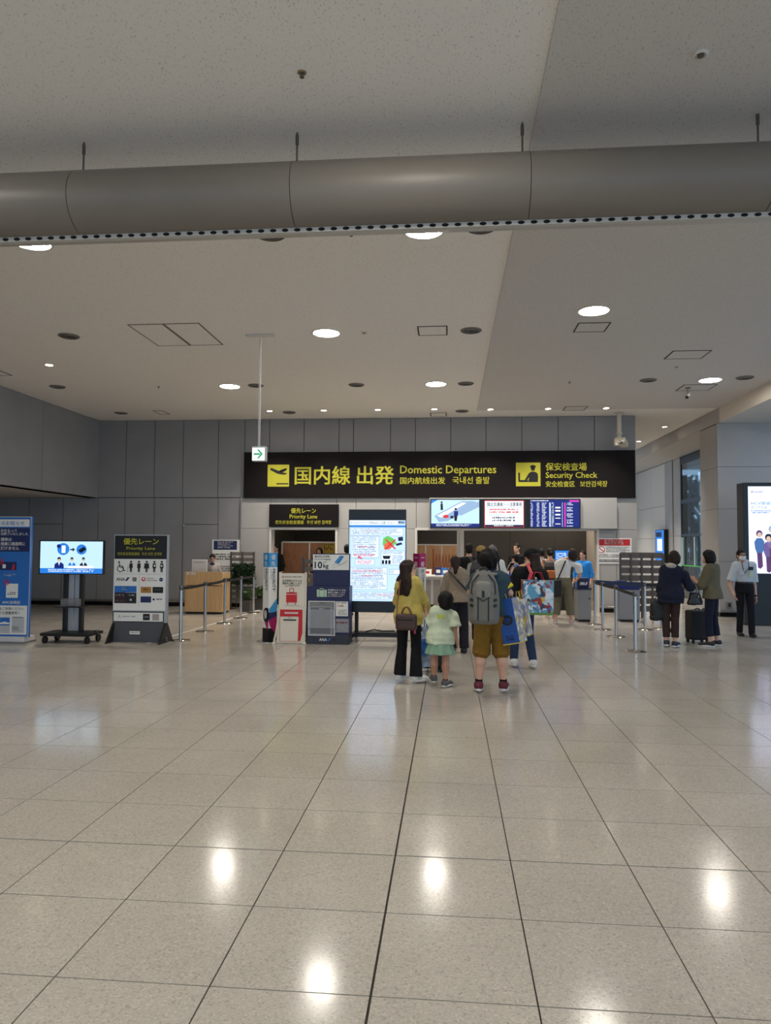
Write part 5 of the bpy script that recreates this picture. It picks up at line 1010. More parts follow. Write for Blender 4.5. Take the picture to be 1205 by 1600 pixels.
    ho = S.build('hair', hm, t)
    # ---- lower garment
    bt = bottom; P_ = Soft(max(.010, res)); P_.ridge = True; P_.amp = bt.get('amp', .0045); P_.freq = 22; P_.seed = int(abs(Y0*37)) % 91; g = bt.get('g', .016)
    if bt['type'] in ('pants', 'shorts'):
        hem = bt.get('hem', .1)*s; r0, r1, r2 = [v*s for v in bt.get('r', (.095, .072, .06))]
        P_.stack(tor([(z, cy, rx*(1 if z > .9 else .98), ry) for z, cy, rx, ry in TR if z <= 1.06], g), .03)
        for sd in 'LR':
            h_, k_, a_ = J_['hip'+sd], J_['knee'+sd], J_['ank'+sd]
            if hem < k_[2]:
                f = (k_[2]-hem)/max(k_[2]-a_[2], 1e-6); e = k_+(a_-k_)*f; P_.cap(h_, k_, r0*bw, r1*bw, .012); P_.cap(k_, e, r1*bw, r2*bw, .012, flat=True)
            else:
                f = (h_[2]-hem)/(h_[2]-k_[2]); e = h_+(k_-h_)*f; P_.cap(h_, e, r0*bw, r2*bw, .012, flat=True)
        P_.cut((0, 0, 1.04*s), (0, 0, 1)).build(bt.get('name', 'trousers' if bt['type'] == 'pants' else 'shorts'), bt['m'], t)
    elif bt['type'] == 'skirt':
        hem = bt['hem']; fl = bt.get('flare', .2)
        P_.stack([(hem*s, 0, 0, fl*s*1.05, fl*s*.9), ((hem+.93)/2*s, 0, 0, (fl*.5+.09)*s, (fl*.5+.065)*s), (.93*s, 0, 0, .172*bw*s, .13*bw*s), (1.03*s, 0, 0, .15*bw*s, .115*bw*s)], .02, pleat=bt.get('pleat', .07), npl=11).build('skirt', bt['m'], t)
    # ---- upper garment
    tp = top; T = Soft(max(.010, res)); T.ridge = True; T.amp = tp.get('amp', .005); T.freq = tp.get('freq', 20); T.seed = int(abs(X0*31+Y0*7)) % 89; g = tp.get('g', .022); hem = tp.get('hem', .9); fl = tp.get('flare', 0.)
    rows = [(z, cy, rx, ry) for z, cy, rx, ry in TR if hem < z < 1.44]; z0 = rows[0]; rows = [(hem, z0[1], z0[2]+fl, z0[3]+fl)]+[(z, cy, rx+fl*max(0, (1.25-z)/(1.25-hem)) + tp.get('box', 0)*(1 if 1.0 < z < 1.2 else 0), ry+fl*max(0, (1.25-z)/(1.25-hem))) for z, cy, rx, ry in rows]+[(1.435, -.01, .072, .06)]
    T.stack(tor(rows, g), .03); sl = tp.get('sleeve', .55); ar = tp.get('arm', .018)
    for sd in 'LR':
        a, e, w = J_['sh'+sd], J_['el'+sd], J_['wr'+sd]; r0, r1, r2 = (.05+ar)*s, (.042+ar*1.1)*s, (.03+ar)*s
        T.cap(np.array([0, (L_(1.37)-.008)*s, 1.405*s]), a+np.array([0, 0, .004*s]), .045*s, r0*.88, .035)
        if sl <= 0: continue
        if sl < 1: T.cap(a, a+(e-a)*sl, r0, r0+(tp.get('cuff', .006))*s, .03, flat=True)
        else:
            T.cap(a, e, r0, r1, .03)
            if sl > 1.02: T.cap(e, e+(w-e)*min(sl-1, .97), r1, r2+tp.get('cuff', 0)*s, .02, flat=True)
    T.build(tp.get('name', 'shirt'), tp['m'], t)
    if tp.get('collar'): Soft(.008).cap((0, (-.01+L_(1.42))*s, 1.435*s), (0, (-.008+L_(1.42))*s, 1.468*s), .07*s, .064*s, .01, flat=True).build('collar', tp['collar'], t)
    # ---- shoes
    if legs and shoes:
        for sd, fy in (('L', feetyaw[0]), ('R', feetyaw[1])):
            a_ = J_['ank'+sd]; fr = (np.array([a_[0], a_[1], max(0, a_[2]-.085*s)]), RZm(fy)); u = s*shoes.get('k', 1.)
            S1 = Soft(.008); S1.cap(np.array((0, -.03, .05))*u, np.array((0, .13, .035))*u, .045*u, .034*u, .03, fr=fr); S1.cap(np.array((0, -.015, .05))*u, np.array((0, -.01, .088))*u, .044*u, .045*u, .03, fr=fr, flat=True); S1.ell(np.array((0, .14, .03))*u, np.array((.045, .06, .034))*u, .03, fr=fr)
            S1.cut((fr[0][0], fr[0][1], fr[0][2]+.02*u), (0, 0, -1)); so = S1.build('shoe', shoes['m'], t)
            S2 = Soft(.008); S2.stack([(0, 0, .06*u, .05*u, .14*u), (.028*u, 0, .06*u, .053*u, .145*u)], .01, fr=fr); S2.build('sole', shoes.get('sole', M_soles), so)
            if shoes.get('sock'): c0 = np.array([a_[0], a_[1], a_[2]]); Soft(.008).cap(c0+np.array([0, 0, -.02*s]), c0+(J_['knee'+sd]-c0)*shoes.get('sockh', .12), .042*s, .044*s, .01, flat=True).build('sock', shoes['sock'], t)
    return t, J_, s, hf, hs
def feet(px, py): q = G(px, py); return (q.x, q.y)
def hgt(px, py, Y): return atY(px, py, Y).z
def cap_hat(t, hf, hs, m, brim=True):
    S = Soft(.008); H = lambda v: np.array(v, float)*hs
    S.ell(H((0, -.018, .05)), H((.094, .112, .088)), .02, fr=hf); o, R = hf; S.cut(o+R@H((0, 0, .03)), R@np.array((0, 0, -1.))); c = S.build('cap', m, t)
    if brim: Soft(.007).ell(H((0, .12, .04)), H((.078, .085, .012)), .01, fr=hf).build('brim', m, c)

M_black = cloth('black', (26, 25, 28)); M_navyc = cloth('navy', (30, 34, 50)); M_white_c = cloth('white', (222, 220, 216)); M_shw = mat('white_trainer', (218, 214, 206), .6); M_shb = mat('black_trainer', (26, 26, 30), .6); M_jean = cloth('jeans', (44, 60, 88), .15, 60)
# --- woman in the yellow blouse
b1 = feet(639, 1066); Y1 = b1[1]
p1 = person('woman in loose yellow blouse and black flared trousers looking sideways', b1, hgt(636, 868, Y1), -.25,
  dict(m=cloth('yellow_satin', (192, 172, 90), .12, 14, .3, .36), hem=.78, flare=.035, g=.026, sleeve=1.75, arm=.022, cuff=.016, amp=.012, freq=19, name='blouse', collar=cloth('yellow_satin', (192, 172, 90))), dict(type='pants', m=M_black, hem=.09, r=(.09, .068, .088), g=.018), dict(m=M_shw), ('long', M_hairb),
  J=dict(shL=('px', 625, 911, 0), shR=('px', 653, 912, 0), elR=('px', 663, 940, .06), wrR=('px', 667, 957, .22), elL=('px', 621, 940, .12), wrL=('px', 645, 918, .26), ankL=('px', 625, 1052, .03), ankR=('px', 650, 1055, -.06), head=('px', 639, 889, .02)), res=.010, headyaw=-1.25, curl=1.0, feetyaw=(-.3, -.75))
# --- child
b2 = feet(688, 1073); Y2 = b2[1]
p2 = person('small child in pale green tee shirt and mint skirt holding the hem', b2, hgt(696, 923, Y2), 0.05,
  dict(m=cloth('pale_green', (206, 216, 186), .05, 30), hem=.76, flare=.06, g=.035, sleeve=.85, arm=.04, cuff=.035, amp=.009), dict(type='skirt', m=cloth('mint', (140, 172, 146), .08, 30), hem=.58, flare=.26, pleat=.08), dict(m=cloth('grey_trainer', (96, 92, 92), .3, 60), k=1.15, sock=cloth('dark_red_sock', (84, 24, 32)), sockh=.16), ('mop', M_hair),
  J=dict(shL=('px', 681, 958, 0), shR=('px', 709, 959, 0), elL=('px', 670, 975, .05), wrL=('px', 666, 957, .12), elR=('px', 711, 983, -.02), wrR=('px', 714, 1003, 0), ankL=('px', 678, 1058, .05), ankR=('px', 696, 1065, -.05), head=('px', 696, 939, .0), hipL=(-.1, 0, .86), hipR=(.1, 0, .86)), res=.009, headyaw=.1, bw=1.12, headscale=1.45, feetyaw=(.1, -.6), skin=M_skin2, face=False)
MB().box(-.04, .04, -.165, -.16, .80, .85).build('back_print', cloth('print_yellow', (186, 196, 96)), p2[0])
# --- man with the rucksack
b3 = feet(768, 1082); Y3 = b3[1]
M_teal = cloth('teal', (52, 72, 82)); M_och = cloth('ochre', (124, 92, 34), .1, 30)
p3 = person('man in teal polo shirt and ochre shorts with curly hair', b3, hgt(764, 856, Y3), -.08,
  dict(m=M_teal, hem=.9, g=.04, sleeve=.78, arm=.019, cuff=.012, collar=cloth('dark_navy', (28, 34, 44))), dict(type='shorts', m=M_och, hem=.44, r=(.108, .095, .1), g=.02, amp=.007), dict(m=mat('maroon_trainer', (96, 24, 36), .6), k=1.1, sock=M_black, sockh=.14), ('curly', M_hair),
  J=dict(shL=('px', 745, 899, 0), shR=('px', 783, 900, 0), elR=('px', 797, 927, -.02), wrR=('px', 784, 935, .22), elL=('px', 735, 925, .06), wrL=('px', 748, 933, .26), ankL=('px', 748, 1067, 0), ankR=('px', 787, 1067, 0), head=('px', 765, 876, .02)), res=.010, bw=1.1, sex='m', headyaw=-.25, headpitch=-.1, feetyaw=(.05, -.1), skin=M_skin, curl=1.1, belly=.15)
for z in (.62, .72): pass
s3 = p3[2]; sh, el = p3[1]['shR'], p3[1]['elR']; c_ = sh+(el-sh)*.62; Soft(.008).cap(c_, sh+(el-sh)*.72, .088*s3, .088*s3, .005, flat=True).build('sleeve_stripe', cloth('yellow_trim', (206, 186, 40)), p3[0])
# --- woman in black cap
b4 = feet(818, 1044); Y4 = b4[1]
p4 = person('woman in black cap, black tee shirt and blue jeans checking a phone', b4, hgt(836, 855, Y4), .75,
  dict(m=M_black, hem=.88, g=.03, sleeve=.85, arm=.03, cuff=.015), dict(type='pants', m=M_jean, hem=.1, r=(.094, .066, .052), g=.018), dict(m=M_shw, k=1.05), ('midlong', M_hairb),
  J=dict(shL=('px', 813, 891, .06), shR=('px', 848, 893, -.06), elL=('px', 804, 910, -.04), wrL=('px', 801, 893, .06), elR=('px', 852, 918, -.05), wrR=('px', 838, 924, .1), ankL=('px', 803, 1030, .02), ankR=('px', 833, 1032, -.04), head=('px', 830, 872, .03)), res=.011, headyaw=.45, headpitch=-.25, curl=.7, bw=1.08, feetyaw=(-.6, -.7))
cap_hat(p4[0], p4[3], p4[4], cloth('cap_black', (22, 22, 24)))
MB().box(-.07, .07, -.002, .006, -.035, .045)
# --- woman with crossbody strap
b5 = feet(716, 1020); Y5 = b5[1]
p5 = person('woman in speckled grey blouse and dark trousers with low ponytail', b5, hgt(711, 863, Y5), .1,
  dict(m=cloth('speckled', (138, 124, 108), .45, 90), hem=.86, g=.03, flare=.03, sleeve=1.7, arm=.024, name='blouse', amp=.008), dict(type='pants', m=cloth('charcoal', (36, 34, 42)), hem=.08, r=(.1, .085, .08)), dict(m=M_shb, sole=M_shb), ('lowtail', M_hairb),
  J=dict(shL=('px', 700, 897, 0), shR=('px', 726, 898, 0), elL=('px', 693, 922, 0), wrL=('px', 700, 938, .2), elR=('px', 733, 922, .02), wrR=('px', 730, 933, .22), head=('px', 711, 880, .0)), res=.012, curl=.9, face=False)
# --- white tee
b6 = feet(880, 975); Y6 = b6[1]
p6 = person('woman in white tee shirt and khaki cropped trousers at the kiosk', b6, hgt(895, 855, Y6), -.15,
  dict(m=M_white_c, hem=.95, g=.022, sleeve=.7, arm=.024), dict(type='pants', m=cloth('khaki', (112, 106, 86)), hem=.2, r=(.108, .092, .085)), dict(m=mat('pink_trainer', (196, 170, 160), .6)), ('bob', M_hairb),
  J=dict(shL=('px', 879, 881, 0), shR=('px', 904, 882, 0), elL=('px', 874, 896, .05), elR=('px', 906, 899, .02), wrR=('px', 902, 905, .25), wrL=('px', 880, 907, .2), ankL=('px', 868, 968, .0), ankR=('px', 893, 970, -.05), head=('px', 895, 866, 0)), res=.013, bw=1.05, face=False)
# --- person in peach top with rucksack
b7 = (feet(860, 966)[0], feet(860, 966)[1]); Y7 = b7[1]
p7 = person('person in peach sleeveless top and black trousers with a small rucksack', b7, hgt(861, 857, Y7), .15, dict(m=cloth('peach', (186, 130, 100)), hem=.9, g=.02, sleeve=0), dict(type='pants', m=M_black, hem=.1), dict(m=mat('pink_trainer', (196, 170, 160), .6)), ('bun', M_hair), res=.014, face=False)
# --- navy jacket
b8 = feet(1049, 1011); Y8 = b8[1]
p8 = person('woman in dark navy jacket and brown trousers with short hair', b8, hgt(1053, 858, Y8), -.1,
  dict(m=M_navyc, hem=.76, flare=.03, g=.034, sleeve=1.6, arm=.036, cuff=.012, name='jacket', amp=.01), dict(type='pants', m=cloth('brown', (58, 44, 40)), hem=.17, r=(.088, .066, .06)), dict(m=mat('navy_trainer', (34, 40, 56), .6)), ('bob', M_hairb),
  J=dict(shL=('px', 1041, 894, 0), shR=('px', 1069, 895, 0), elL=('px', 1033, 917, 0), wrL=('px', 1030, 932, .05), elR=('px', 1078, 917, 0), wrR=('px', 1074, 915, .25), ankL=('px', 1042, 1001, 0), ankR=('px', 1055, 1003, -.05), head=('px', 1054, 871, 0)), res=.012, bw=1.06, headyaw=-.15, face=False, curl=1.2, feetyaw=(-.2, -.5))
Soft(.01).ell((0, -.075, 1.33), (.085, .06, .05), .02).build('hood', cloth('pale_speckle', (178, 170, 160), .3, 80), p8[0])
# --- olive jacket
b9 = feet(1114, 1010); Y9 = b9[1]
p9 = person('woman in olive belted jacket and navy trousers with a bob haircut', b9, hgt(1107, 857, Y9), .95,
  dict(m=cloth('olive', (104, 96, 76), .1, 30), hem=.83, flare=.025, g=.03, sleeve=1.0, arm=.034, name='jacket', amp=.009), dict(type='pants', m=M_navyc, hem=.18, r=(.09, .07, .066)), dict(m=M_shb), ('bob', M_hair),
  J=dict(elL=('px', 1096, 915, -.1), wrL=('px', 1086, 908, -.05), elR=('px', 1101, 916, .22), wrR=('px', 1090, 909, .25), ankL=('px', 1110, 1003, -.06), ankR=('px', 1121, 1001, .06), head=('px', 1106, 870, 0)), res=.012, face=False, feetyaw=(.3, .3))
# --- guard
b10 = feet(1165, 994); Y10 = b10[1]
p10 = person('security guard in white short-sleeved shirt, mask and dark trousers walking', b10, hgt(1158, 855, Y10), math.pi-.1,
  dict(m=cloth('uniform_white', (196, 202, 208), .04, 30), hem=.96, g=.012, sleeve=.8, arm=.018, cuff=.012, amp=.004, collar=cloth('uniform_white', (196, 202, 208))), dict(type='pants', m=cloth('uniform_black', (28, 27, 32)), hem=.07, r=(.09, .07, .064), g=.024), dict(m=mat('black_leather', (18, 17, 18), .3), sole=M_shb), ('crop', M_hair),
  J=dict(elR=('px', 1140, 914, 0), wrR=('px', 1146, 928, -.12), elL=('px', 1179, 916, .03), wrL=('px', 1181, 932, 0), ankR=('px', 1156, 986, .12), ankL=('px', 1175, 987, -.1), head=('px', 1159, 868, -.02)), res=.012, sex='m', bw=.93, headyaw=.1)
t, J_, s, hf, hs = p10; H = lambda v: np.array(v, float)*hs; R = hf[1]; hc = hf[0]; W3 = lambda v: Vector(hc+R@H(v))
Soft(.006).ell(H((0, .05, -.042)), H((.061, .058, .054)), .01, fr=hf).build('face_mask', mat('mask_white', (226, 228, 226), .8), t)
gl = MB()
for sd in (-1, 1): gl.tube([W3((sd*.032+.026*math.cos(a), .101, .008+.018*math.sin(a))) for a in [k*math.pi/6 for k in range(13)]], .003, 6); gl.tube([W3((sd*.058, .1, .012)), W3((sd*.08, .0, .01))], .003, 6)
gl.tube([W3((-.008, .102, .012)), W3((.008, .102, .012))], .003, 6).build('glasses', M_ink, t)
MB().tube([(-.06*s, .07*s, 1.43*s), (-.05*s, .125*s, 1.3*s), (.03*s, .135*s, 1.2*s), (.06*s, .13*s, 1.3*s), (.06*s, .07*s, 1.43*s)], .006, 6).build('lanyard', M_ink, t)
MB().box(-.12*s, -.04*s, .125*s, .15*s, 1.265*s, 1.33*s).build('chest_badge', M_ink, t, bevel=.004); MB().box(-.11*s, -.05*s, .13*s, .152*s, 1.14*s, 1.23*s).build('id_card', mat('id_pale', (196, 208, 170), .5), t, bevel=.003); MB().box(.04*s, .12*s, .125*s, .14*s, 1.17*s, 1.25*s).build('shirt_pocket', cloth('uniform_white', (196, 202, 208)), t, bevel=.003)
Soft(.006).cap(J_['wrL']+(J_['elL']-J_['wrL'])*.06, J_['wrL']+(J_['elL']-J_['wrL'])*.15, .033*s, .034*s, .004, flat=True).build('watch', M_ink, t); Soft(.008).stack([(1.0*s, 0, 0, .176*s*.93, .136*s), (1.035*s, 0, 0, .17*s*.93, .132*s)], .01).build('belt', M_ink, t)
# --- desk clerk
pd = XZ(328, 880, 17.25); p11 = person('desk clerk with dark hair tied back, looking down behind the oak desk', (pd[0], 17.45), hgt(325, 866, 17.45), math.pi+.3, dict(m=cloth('blouse_pale', (176, 166, 160)), hem=.9, sleeve=1.6), dict(type='skirt', m=M_navyc, hem=.55, flare=.17, pleat=.0), dict(m=M_shb, sole=M_shb), ('bun', M_hair), res=.014, headpitch=-.3)
Soft(.008).ell((0, .07*p11[2], 1.42*p11[2]), (.06, .05, .03), .01).build('neck_scarf', cloth('scarf', (40, 44, 90)), p11[0])
# --- people deeper in the queue
sh_b = dict(m=M_shb); nv = dict(type='pants', m=M_navyc); bk = dict(type='pants', m=M_black)
def extra(label, px, py, tx, ty, rz, top, bottom, hair, Y=None, **k):
    if Y is None: b = feet(px, py)
    else: b = (XZ(px, 880, Y)[0], Y)
    return person(label, b, hgt(tx, ty, b[1]), rz, top, bottom, k.pop('shoes', sh_b), hair, res=.015, face=k.pop('face', False), **k)
p12 = extra('man in tan cap and pale grey shirt with a dark rucksack', 752, 1009, 751, 854, 0, dict(m=cloth('pale_grey', (150, 148, 142)), hem=.88, sleeve=.7), nv, ('short', M_hair), sex='m', shoes=dict(m=M_shw))
cap_hat(p12[0], p12[3], p12[4], cloth('tan_cap', (150, 122, 72)))
p13 = extra('dark-haired person in black top and short trousers with bare calves', 733, 977, 740, 850, 0, dict(m=M_black, hem=.88, sleeve=1.6), dict(type='shorts', m=M_black, hem=.5), ('short', M_hair), shoes=dict(m=M_shw), sex='m', bw=1.08)
p14 = extra('grey-haired person in white shirt with a black shoulder strap', 770, 990, 765, 852, .1, dict(m=M_white_c, hem=.88, sleeve=.8), bk, ('short', M_hairg), sex='m')
p15 = extra('tall dark-haired man facing the queue inside the security opening', 808, 0, 810, 849, math.pi*.8, dict(m=M_black, hem=.9, sleeve=.7), bk, ('crop', M_hair), Y=18.2, face=True, sex='m')
p16 = extra('short person in bright blue top behind the phone', 806, 0, 809, 866, .9, dict(m=cloth('bright_blue', (40, 100, 190)), hem=.9, sleeve=.7), nv, ('short', M_hair), Y=15.4)
p17 = extra('person in pale shirt ahead of the peach top', 846, 0, 847, 857, .1, dict(m=cloth('pale_shirt', (170, 168, 172)), hem=.9, sleeve=.7), bk, ('short', M_hair), Y=17.6, sex='m')
p18 = extra('attendant in bright blue smock beside the lettered kiosk', 911, 0, 908, 860, math.pi*.8, dict(m=cloth('smock_blue', (50, 140, 220)), hem=.7, sleeve=1.5, flare=.03), nv, ('short', M_hair), Y=17.3, face=True)
p19 = extra('attendant with brown hair behind the priority lane opening', 499, 0, 499, 856, math.pi, dict(m=M_navyc, hem=.9, sleeve=1.7), nv, ('bob', M_hairb), Y=19.7, face=True)
p20 = extra('dark-haired attendant at the edge of the priority lane opening', 431, 0, 431, 850, math.pi*.9, dict(m=M_black, hem=.9, sleeve=1.7), bk, ('short', M_hair), Y=19.5, face=True, sex='m')
p21 = extra('dark-haired person half hidden by the tall notice screen', 543, 0, 543, 851, 0, dict(m=M_black, hem=.9, sleeve=1.7), bk, ('short', M_hair), Y=16.6)
# ================================================================== BAGS AND OTHER THINGS CARRIED
M_leather = mat('brown_leather', (70, 46, 38), .4, noise=.1, nscale=30); M_blk = mat('black_nylon', (22, 21, 23), .6, noise=.1, nscale=60, bump=.2); M_brass = mat('brass', (176, 140, 70), .3, metal=1.)
def here(px, py, Y): p = atY(px, py, Y); return (p.x, p.y, p.z)
def loop(a, b, h, r=.006, n=10, drop=0): return [(a[0]+(b[0]-a[0])*k/n, a[1]+(b[1]-a[1])*k/n, a[2]+(b[2]-a[2])*k/n+h*math.sin(math.pi*k/n)**.7) for k in range(n+1)]
def rel(o, px, py, Y):
    p = atY(px, py, Y); q = Matrix.Rotation(-o.rotation_euler.z, 3, 'Z') @ (p-Vector(o.location)); return (q.x, q.y, q.z)
# brown handbag
o = thing('handbag', 'small brown leather handbag hanging at the back of the yellow blouse', 'bag', here(635, 986, Y1-.25), -.25)
Soft(.007).rbox((0, 0, .105), (.125, .05, .095), .03).build('body', M_leather, o); MB().box(-.1, .1, -.052, -.046, .125, .14).build('zip', mat('dark_zip', (40, 28, 24), .4, metal=.4), o)
for y in (-.02, .025): MB().tube(loop((-.06, y, .19), (.06, y, .19), .09), .007, 7).build('handle', mat('tan_leather', (126, 76, 50), .45), o, smooth=True)
MB().strap([(-.12, 0, .18), (-.13, .06, .35), rel(o, 623, 930, Y1-.17), rel(o, 625, 908, Y1-.13), rel(o, 628, 904, Y1-.02)], .014, .004, (0, -1, 0)).build('shoulder_strap', mat('tan_leather', (126, 76, 50), .45), o)
MB().cyl((.12, -.05, .02), (.12, -.05, -.02), .012, n=10).build('charm', mat('pink_charm', (170, 50, 80), .5), o)
# wheeled suitcase and plastic bag between woman and child
q = G(672, 1049); o = thing('cabin_suitcase', 'dark cabin suitcase with raised handle between the yellow blouse and the child', 'suitcase', (q.x, q.y, 0), .2)
Soft(.012).rbox((0, 0, .31), (.17, .11, .26), .04).build('shell', M_blk, o); zt = hgt(667, 946, q.y)
for s in (-1, 1): MB().cyl((s*.07, 0, .55), (s*.07, 0, zt-.02), .009, n=8).build('handle_tube', M_steel, o, smooth=True)
MB().cyl((-.09, 0, zt), (.09, 0, zt), .016, n=10).build('grip', M_ink, o, smooth=True)
for sx in (-1, 1):
    for sy_ in (-1, 1): MB().cyl((sx*.13-.012, sy_*.075, .03), (sx*.13+.012, sy_*.075, .03), .03, n=14).build('wheel', M_ink, o, smooth=True)
o = thing('plastic_bag', 'crinkled plastic shopping bag with blue print hanging beside the child', 'bag', here(664, 1042, q.y-.3))
S = Soft(.008); S.amp = .012; S.freq = 40; S.stack([(0, 0, 0, .07, .05), (.12, 0, 0, .095, .07), (.3, 0, 0, .085, .06), (.42, 0, 0, .05, .03), (.5, .01, 0, .02, .015)], .02).build('bag', mat('crinkled_plastic', (146, 166, 186), .15, noise=.5, nscale=9, bump=.4), o)
S = Soft(.007); S.amp = .01; S.freq = 40; S.stack([(.16, -.01, -.035, .06, .05), (.26, 0, -.035, .065, .04), (.36, 0, -.03, .045, .03)], .02).build('printed_patch', mat('bag_blue', (36, 96, 170), .2, noise=.4, nscale=14), o)
MB().tube(loop((-.01, 0, .49), (.02, 0, .49), .1), .006, 6).build('handle', mat('bag_blue', (36, 96, 170), .2), o, smooth=True)
# grey rucksack
M_rg = cloth('rucksack_grey', (118, 116, 110), .1, 70, .2); s3, J3 = p3[2], p3[1]
o = thing('rucksack', 'large grey rucksack with black zips on the man in ochre shorts', 'bag', here(756, 974, Y3-.28), -.08)
k = .00735
S = Soft(.009); S.stack([(0, 0, 0, .15, .08), (.04, 0, 0, .168, .1), (.25, 0, 0, .172, .12), (.42, 0, .01, .15, .105), (.53, 0, .02, .105, .075), (.575, 0, .03, .06, .04)], .03); S.rbox((0, -.05, .2), (.12, .075, .19), .05, .04); S.build('body', M_rg, o)
S = Soft(.008); S.rbox((0, -.085, .36), (.085, .05, .1), .04).build('front_pocket', cloth('rucksack_light', (134, 132, 126), .1, 70), o)
for pts in ([(-.055, -.128, .04), (-.055, -.13, .28), (-.13, -.09, .33), (-.12, -.07, .45), (-.05, -.05, .53)], [(.055, -.128, .04), (.055, -.13, .28), (.13, -.09, .33), (.12, -.07, .45), (.05, -.05, .53)], [(-.06, -.132, .29), (0, -.14, .25), (.06, -.132, .29)]): MB().tube(pts, .007, 6).build('zip', M_ink, o, smooth=True)
for s in (-1, 1):
    for z in (.2, .26): MB().obox((s*.125, -.105, z), (.8, s*.5, .3*s), (-.5*s, .85, 0), (-.3*s, 0, .95), .02, .006, .014).build('reflector_patch', M_ink, o)
MB().obox((0, -.138, .325), (1, 0, 0), (0, 1, 0), (0, 0, 1), .014, .006, .035).build('emblem', M_ink, o)
MB().tube(loop((-.045, 0, .565), (.045, 0, .565), .04), .011, 8).build('grab_handle', M_ink, o, smooth=True)
for s, sx in ((-1, 748), (1, 776)): MB().strap([(s*.07, .02, .54), rel(o, sx-s*3, 897, Y3-.14), rel(o, sx, 891, Y3-.03), rel(o, sx+s*2, 896, Y3+.1), rel(o, sx+s*2, 915, Y3+.19)], .055, .014, [(0, -1, .3), (0, -.8, .6), (0, 0, 1), (0, .8, .5), (0, 1, 0)]).build('shoulder_strap', M_rg, o)
# blue shopping bag with round emblem
def paper_bag(name, label, px, py, Y, w, d, h, rz, tilt, mats, drop=.0):
    o = thing(name, label, 'bag', here(px, py, Y), rz); o.rotation_euler = (0, tilt, rz)
    MB().box(-w/2, w/2, 0, d, 0, h).build('body', mats[0], o, bevel=.004)
    MB().box(w/2, w/2+.002, .004, d-.004, .004, h-.004).build('side_print', mats[1], o)
    MB().box(-w/2-.003, w/2+.003, -.003, d+.003, 0, .012).build('bottom_edge', mats[2], o)
    for y in (.02, d-.02): MB().tube(loop((0, y, h), (0, y+.001, h), .0) if False else [(-w*.2, y, h-.01), (-w*.1, y, h+.1), (w*.1, y, h+.1), (w*.2, y, h-.01)], .004, 6).build('handle', mats[-1], o, smooth=True)
    return o
def collage(name, cols, scale):
    m = mat(name, (128, 128, 128), .3); nt = m.node_tree; b = nt.nodes['Principled BSDF']; v = nt.nodes.new('ShaderNodeTexVoronoi'); r = nt.nodes.new('ShaderNodeValToRGB'); tc = nt.nodes.new('ShaderNodeTexCoord'); s = nt.nodes.new('ShaderNodeSeparateColor'); n = nt.nodes.new('ShaderNodeTexNoise'); mx = nt.nodes.new('ShaderNodeMix'); mx.data_type = 'VECTOR'
    n.inputs['Scale'].default_value = 6; mx.inputs[0].default_value = .25; v.inputs['Scale'].default_value = scale
    nt.links.new(tc.outputs['Object'], n.inputs['Vector']); nt.links.new(tc.outputs['Object'], mx.inputs[4]); nt.links.new(n.outputs['Color'], mx.inputs[5]); nt.links.new(mx.outputs[1], v.inputs['Vector']); nt.links.new(v.outputs['Color'], s.inputs[0]); nt.links.new(s.outputs[0], r.inputs[0]); nt.links.new(r.outputs[0], b.inputs['Base Color'])
    r.color_ramp.interpolation = 'CONSTANT'; e = r.color_ramp.elements; e[0].color = (*lin(cols[0]), 1); e[1].position = 1/len(cols); e[1].color = (*lin(cols[1]), 1)
    for i, c in enumerate(cols[2:]): x = e.new((i+2)/len(cols)); x.color = (*lin(c), 1)
    return m
M_bagb = mat('bag_deep_blue', (24, 74, 150), .45, noise=.05, nscale=8); M_yelb = mat('bag_yellow', (206, 178, 60), .5)
Mc1 = collage('pale_collage', [(226, 220, 200), (180, 190, 206), (214, 190, 110), (150, 150, 160), (236, 232, 226), (190, 160, 70), (120, 130, 170)], 24)
Mc2 = collage('bright_collage', [(190, 210, 226), (60, 120, 180), (220, 228, 232), (150, 40, 44), (40, 50, 70), (90, 160, 190), (206, 176, 80), (120, 150, 170)], 24)
Mc3 = collage('warm_collage', [(150, 60, 40), (206, 150, 60), (80, 40, 30), (220, 180, 110), (120, 90, 60)], 30)
o = paper_bag('shopping_bag', 'tall deep blue shopping bag with dark round emblem beside the ochre shorts', 800, 1007, Y3-.15, .19, .26, .5, -.4, -.2, (M_bagb, Mc1, M_yelb))
P = Print(o, (0, 0, 33, 100), -.095, .095, 0, .5, 0); E1 = mat('emblem_navy', (10, 16, 34), .5)
hexa = lambda r, ry: [(16.5+r*math.cos(a), 47+ry*math.sin(a)) for a in [math.pi/6+k*math.pi/3 for k in range(6)]]
P.ring(E1, 16.5, 47, 8.6, 11.4); P.line(E1, hexa(8.2, 8.2)+hexa(8.2, 8.2)[:1], 2.2); P.text(E1, 'G', 12.5, 42.5, 20.5, 51.5, 3, .05); P.lines(E1, 8, 80, 25, 92, 3, 3, ragged=.1); P.done()
paper_bag('shopping_bag', 'glossy pale yellow patterned shopping bag behind the deep blue one', 819, 995, Y3+.22, .12, .22, .42, -.3, -.16, (Mc1, Mc1, M_yelb))
o = paper_bag('shopping_bag', 'wide colourful glossy shopping bag on the shoulder of the woman in black cap', 841, 961, Y4-.34, .40, .14, .45, .12, .02, (Mc2, Mc3, mat('bag_green', (96, 140, 60), .5), mat('red_strap', (190, 60, 70), .6, noise=.5, nscale=60)))
MB().box(-.2-.002, -.2, .004, .136, .004, .446).build('side_print', Mc3, o); MB().box(-.203, .203, -.004, .0, 0, .03).build('green_band', mat('bag_green', (96, 140, 60), .5), o)
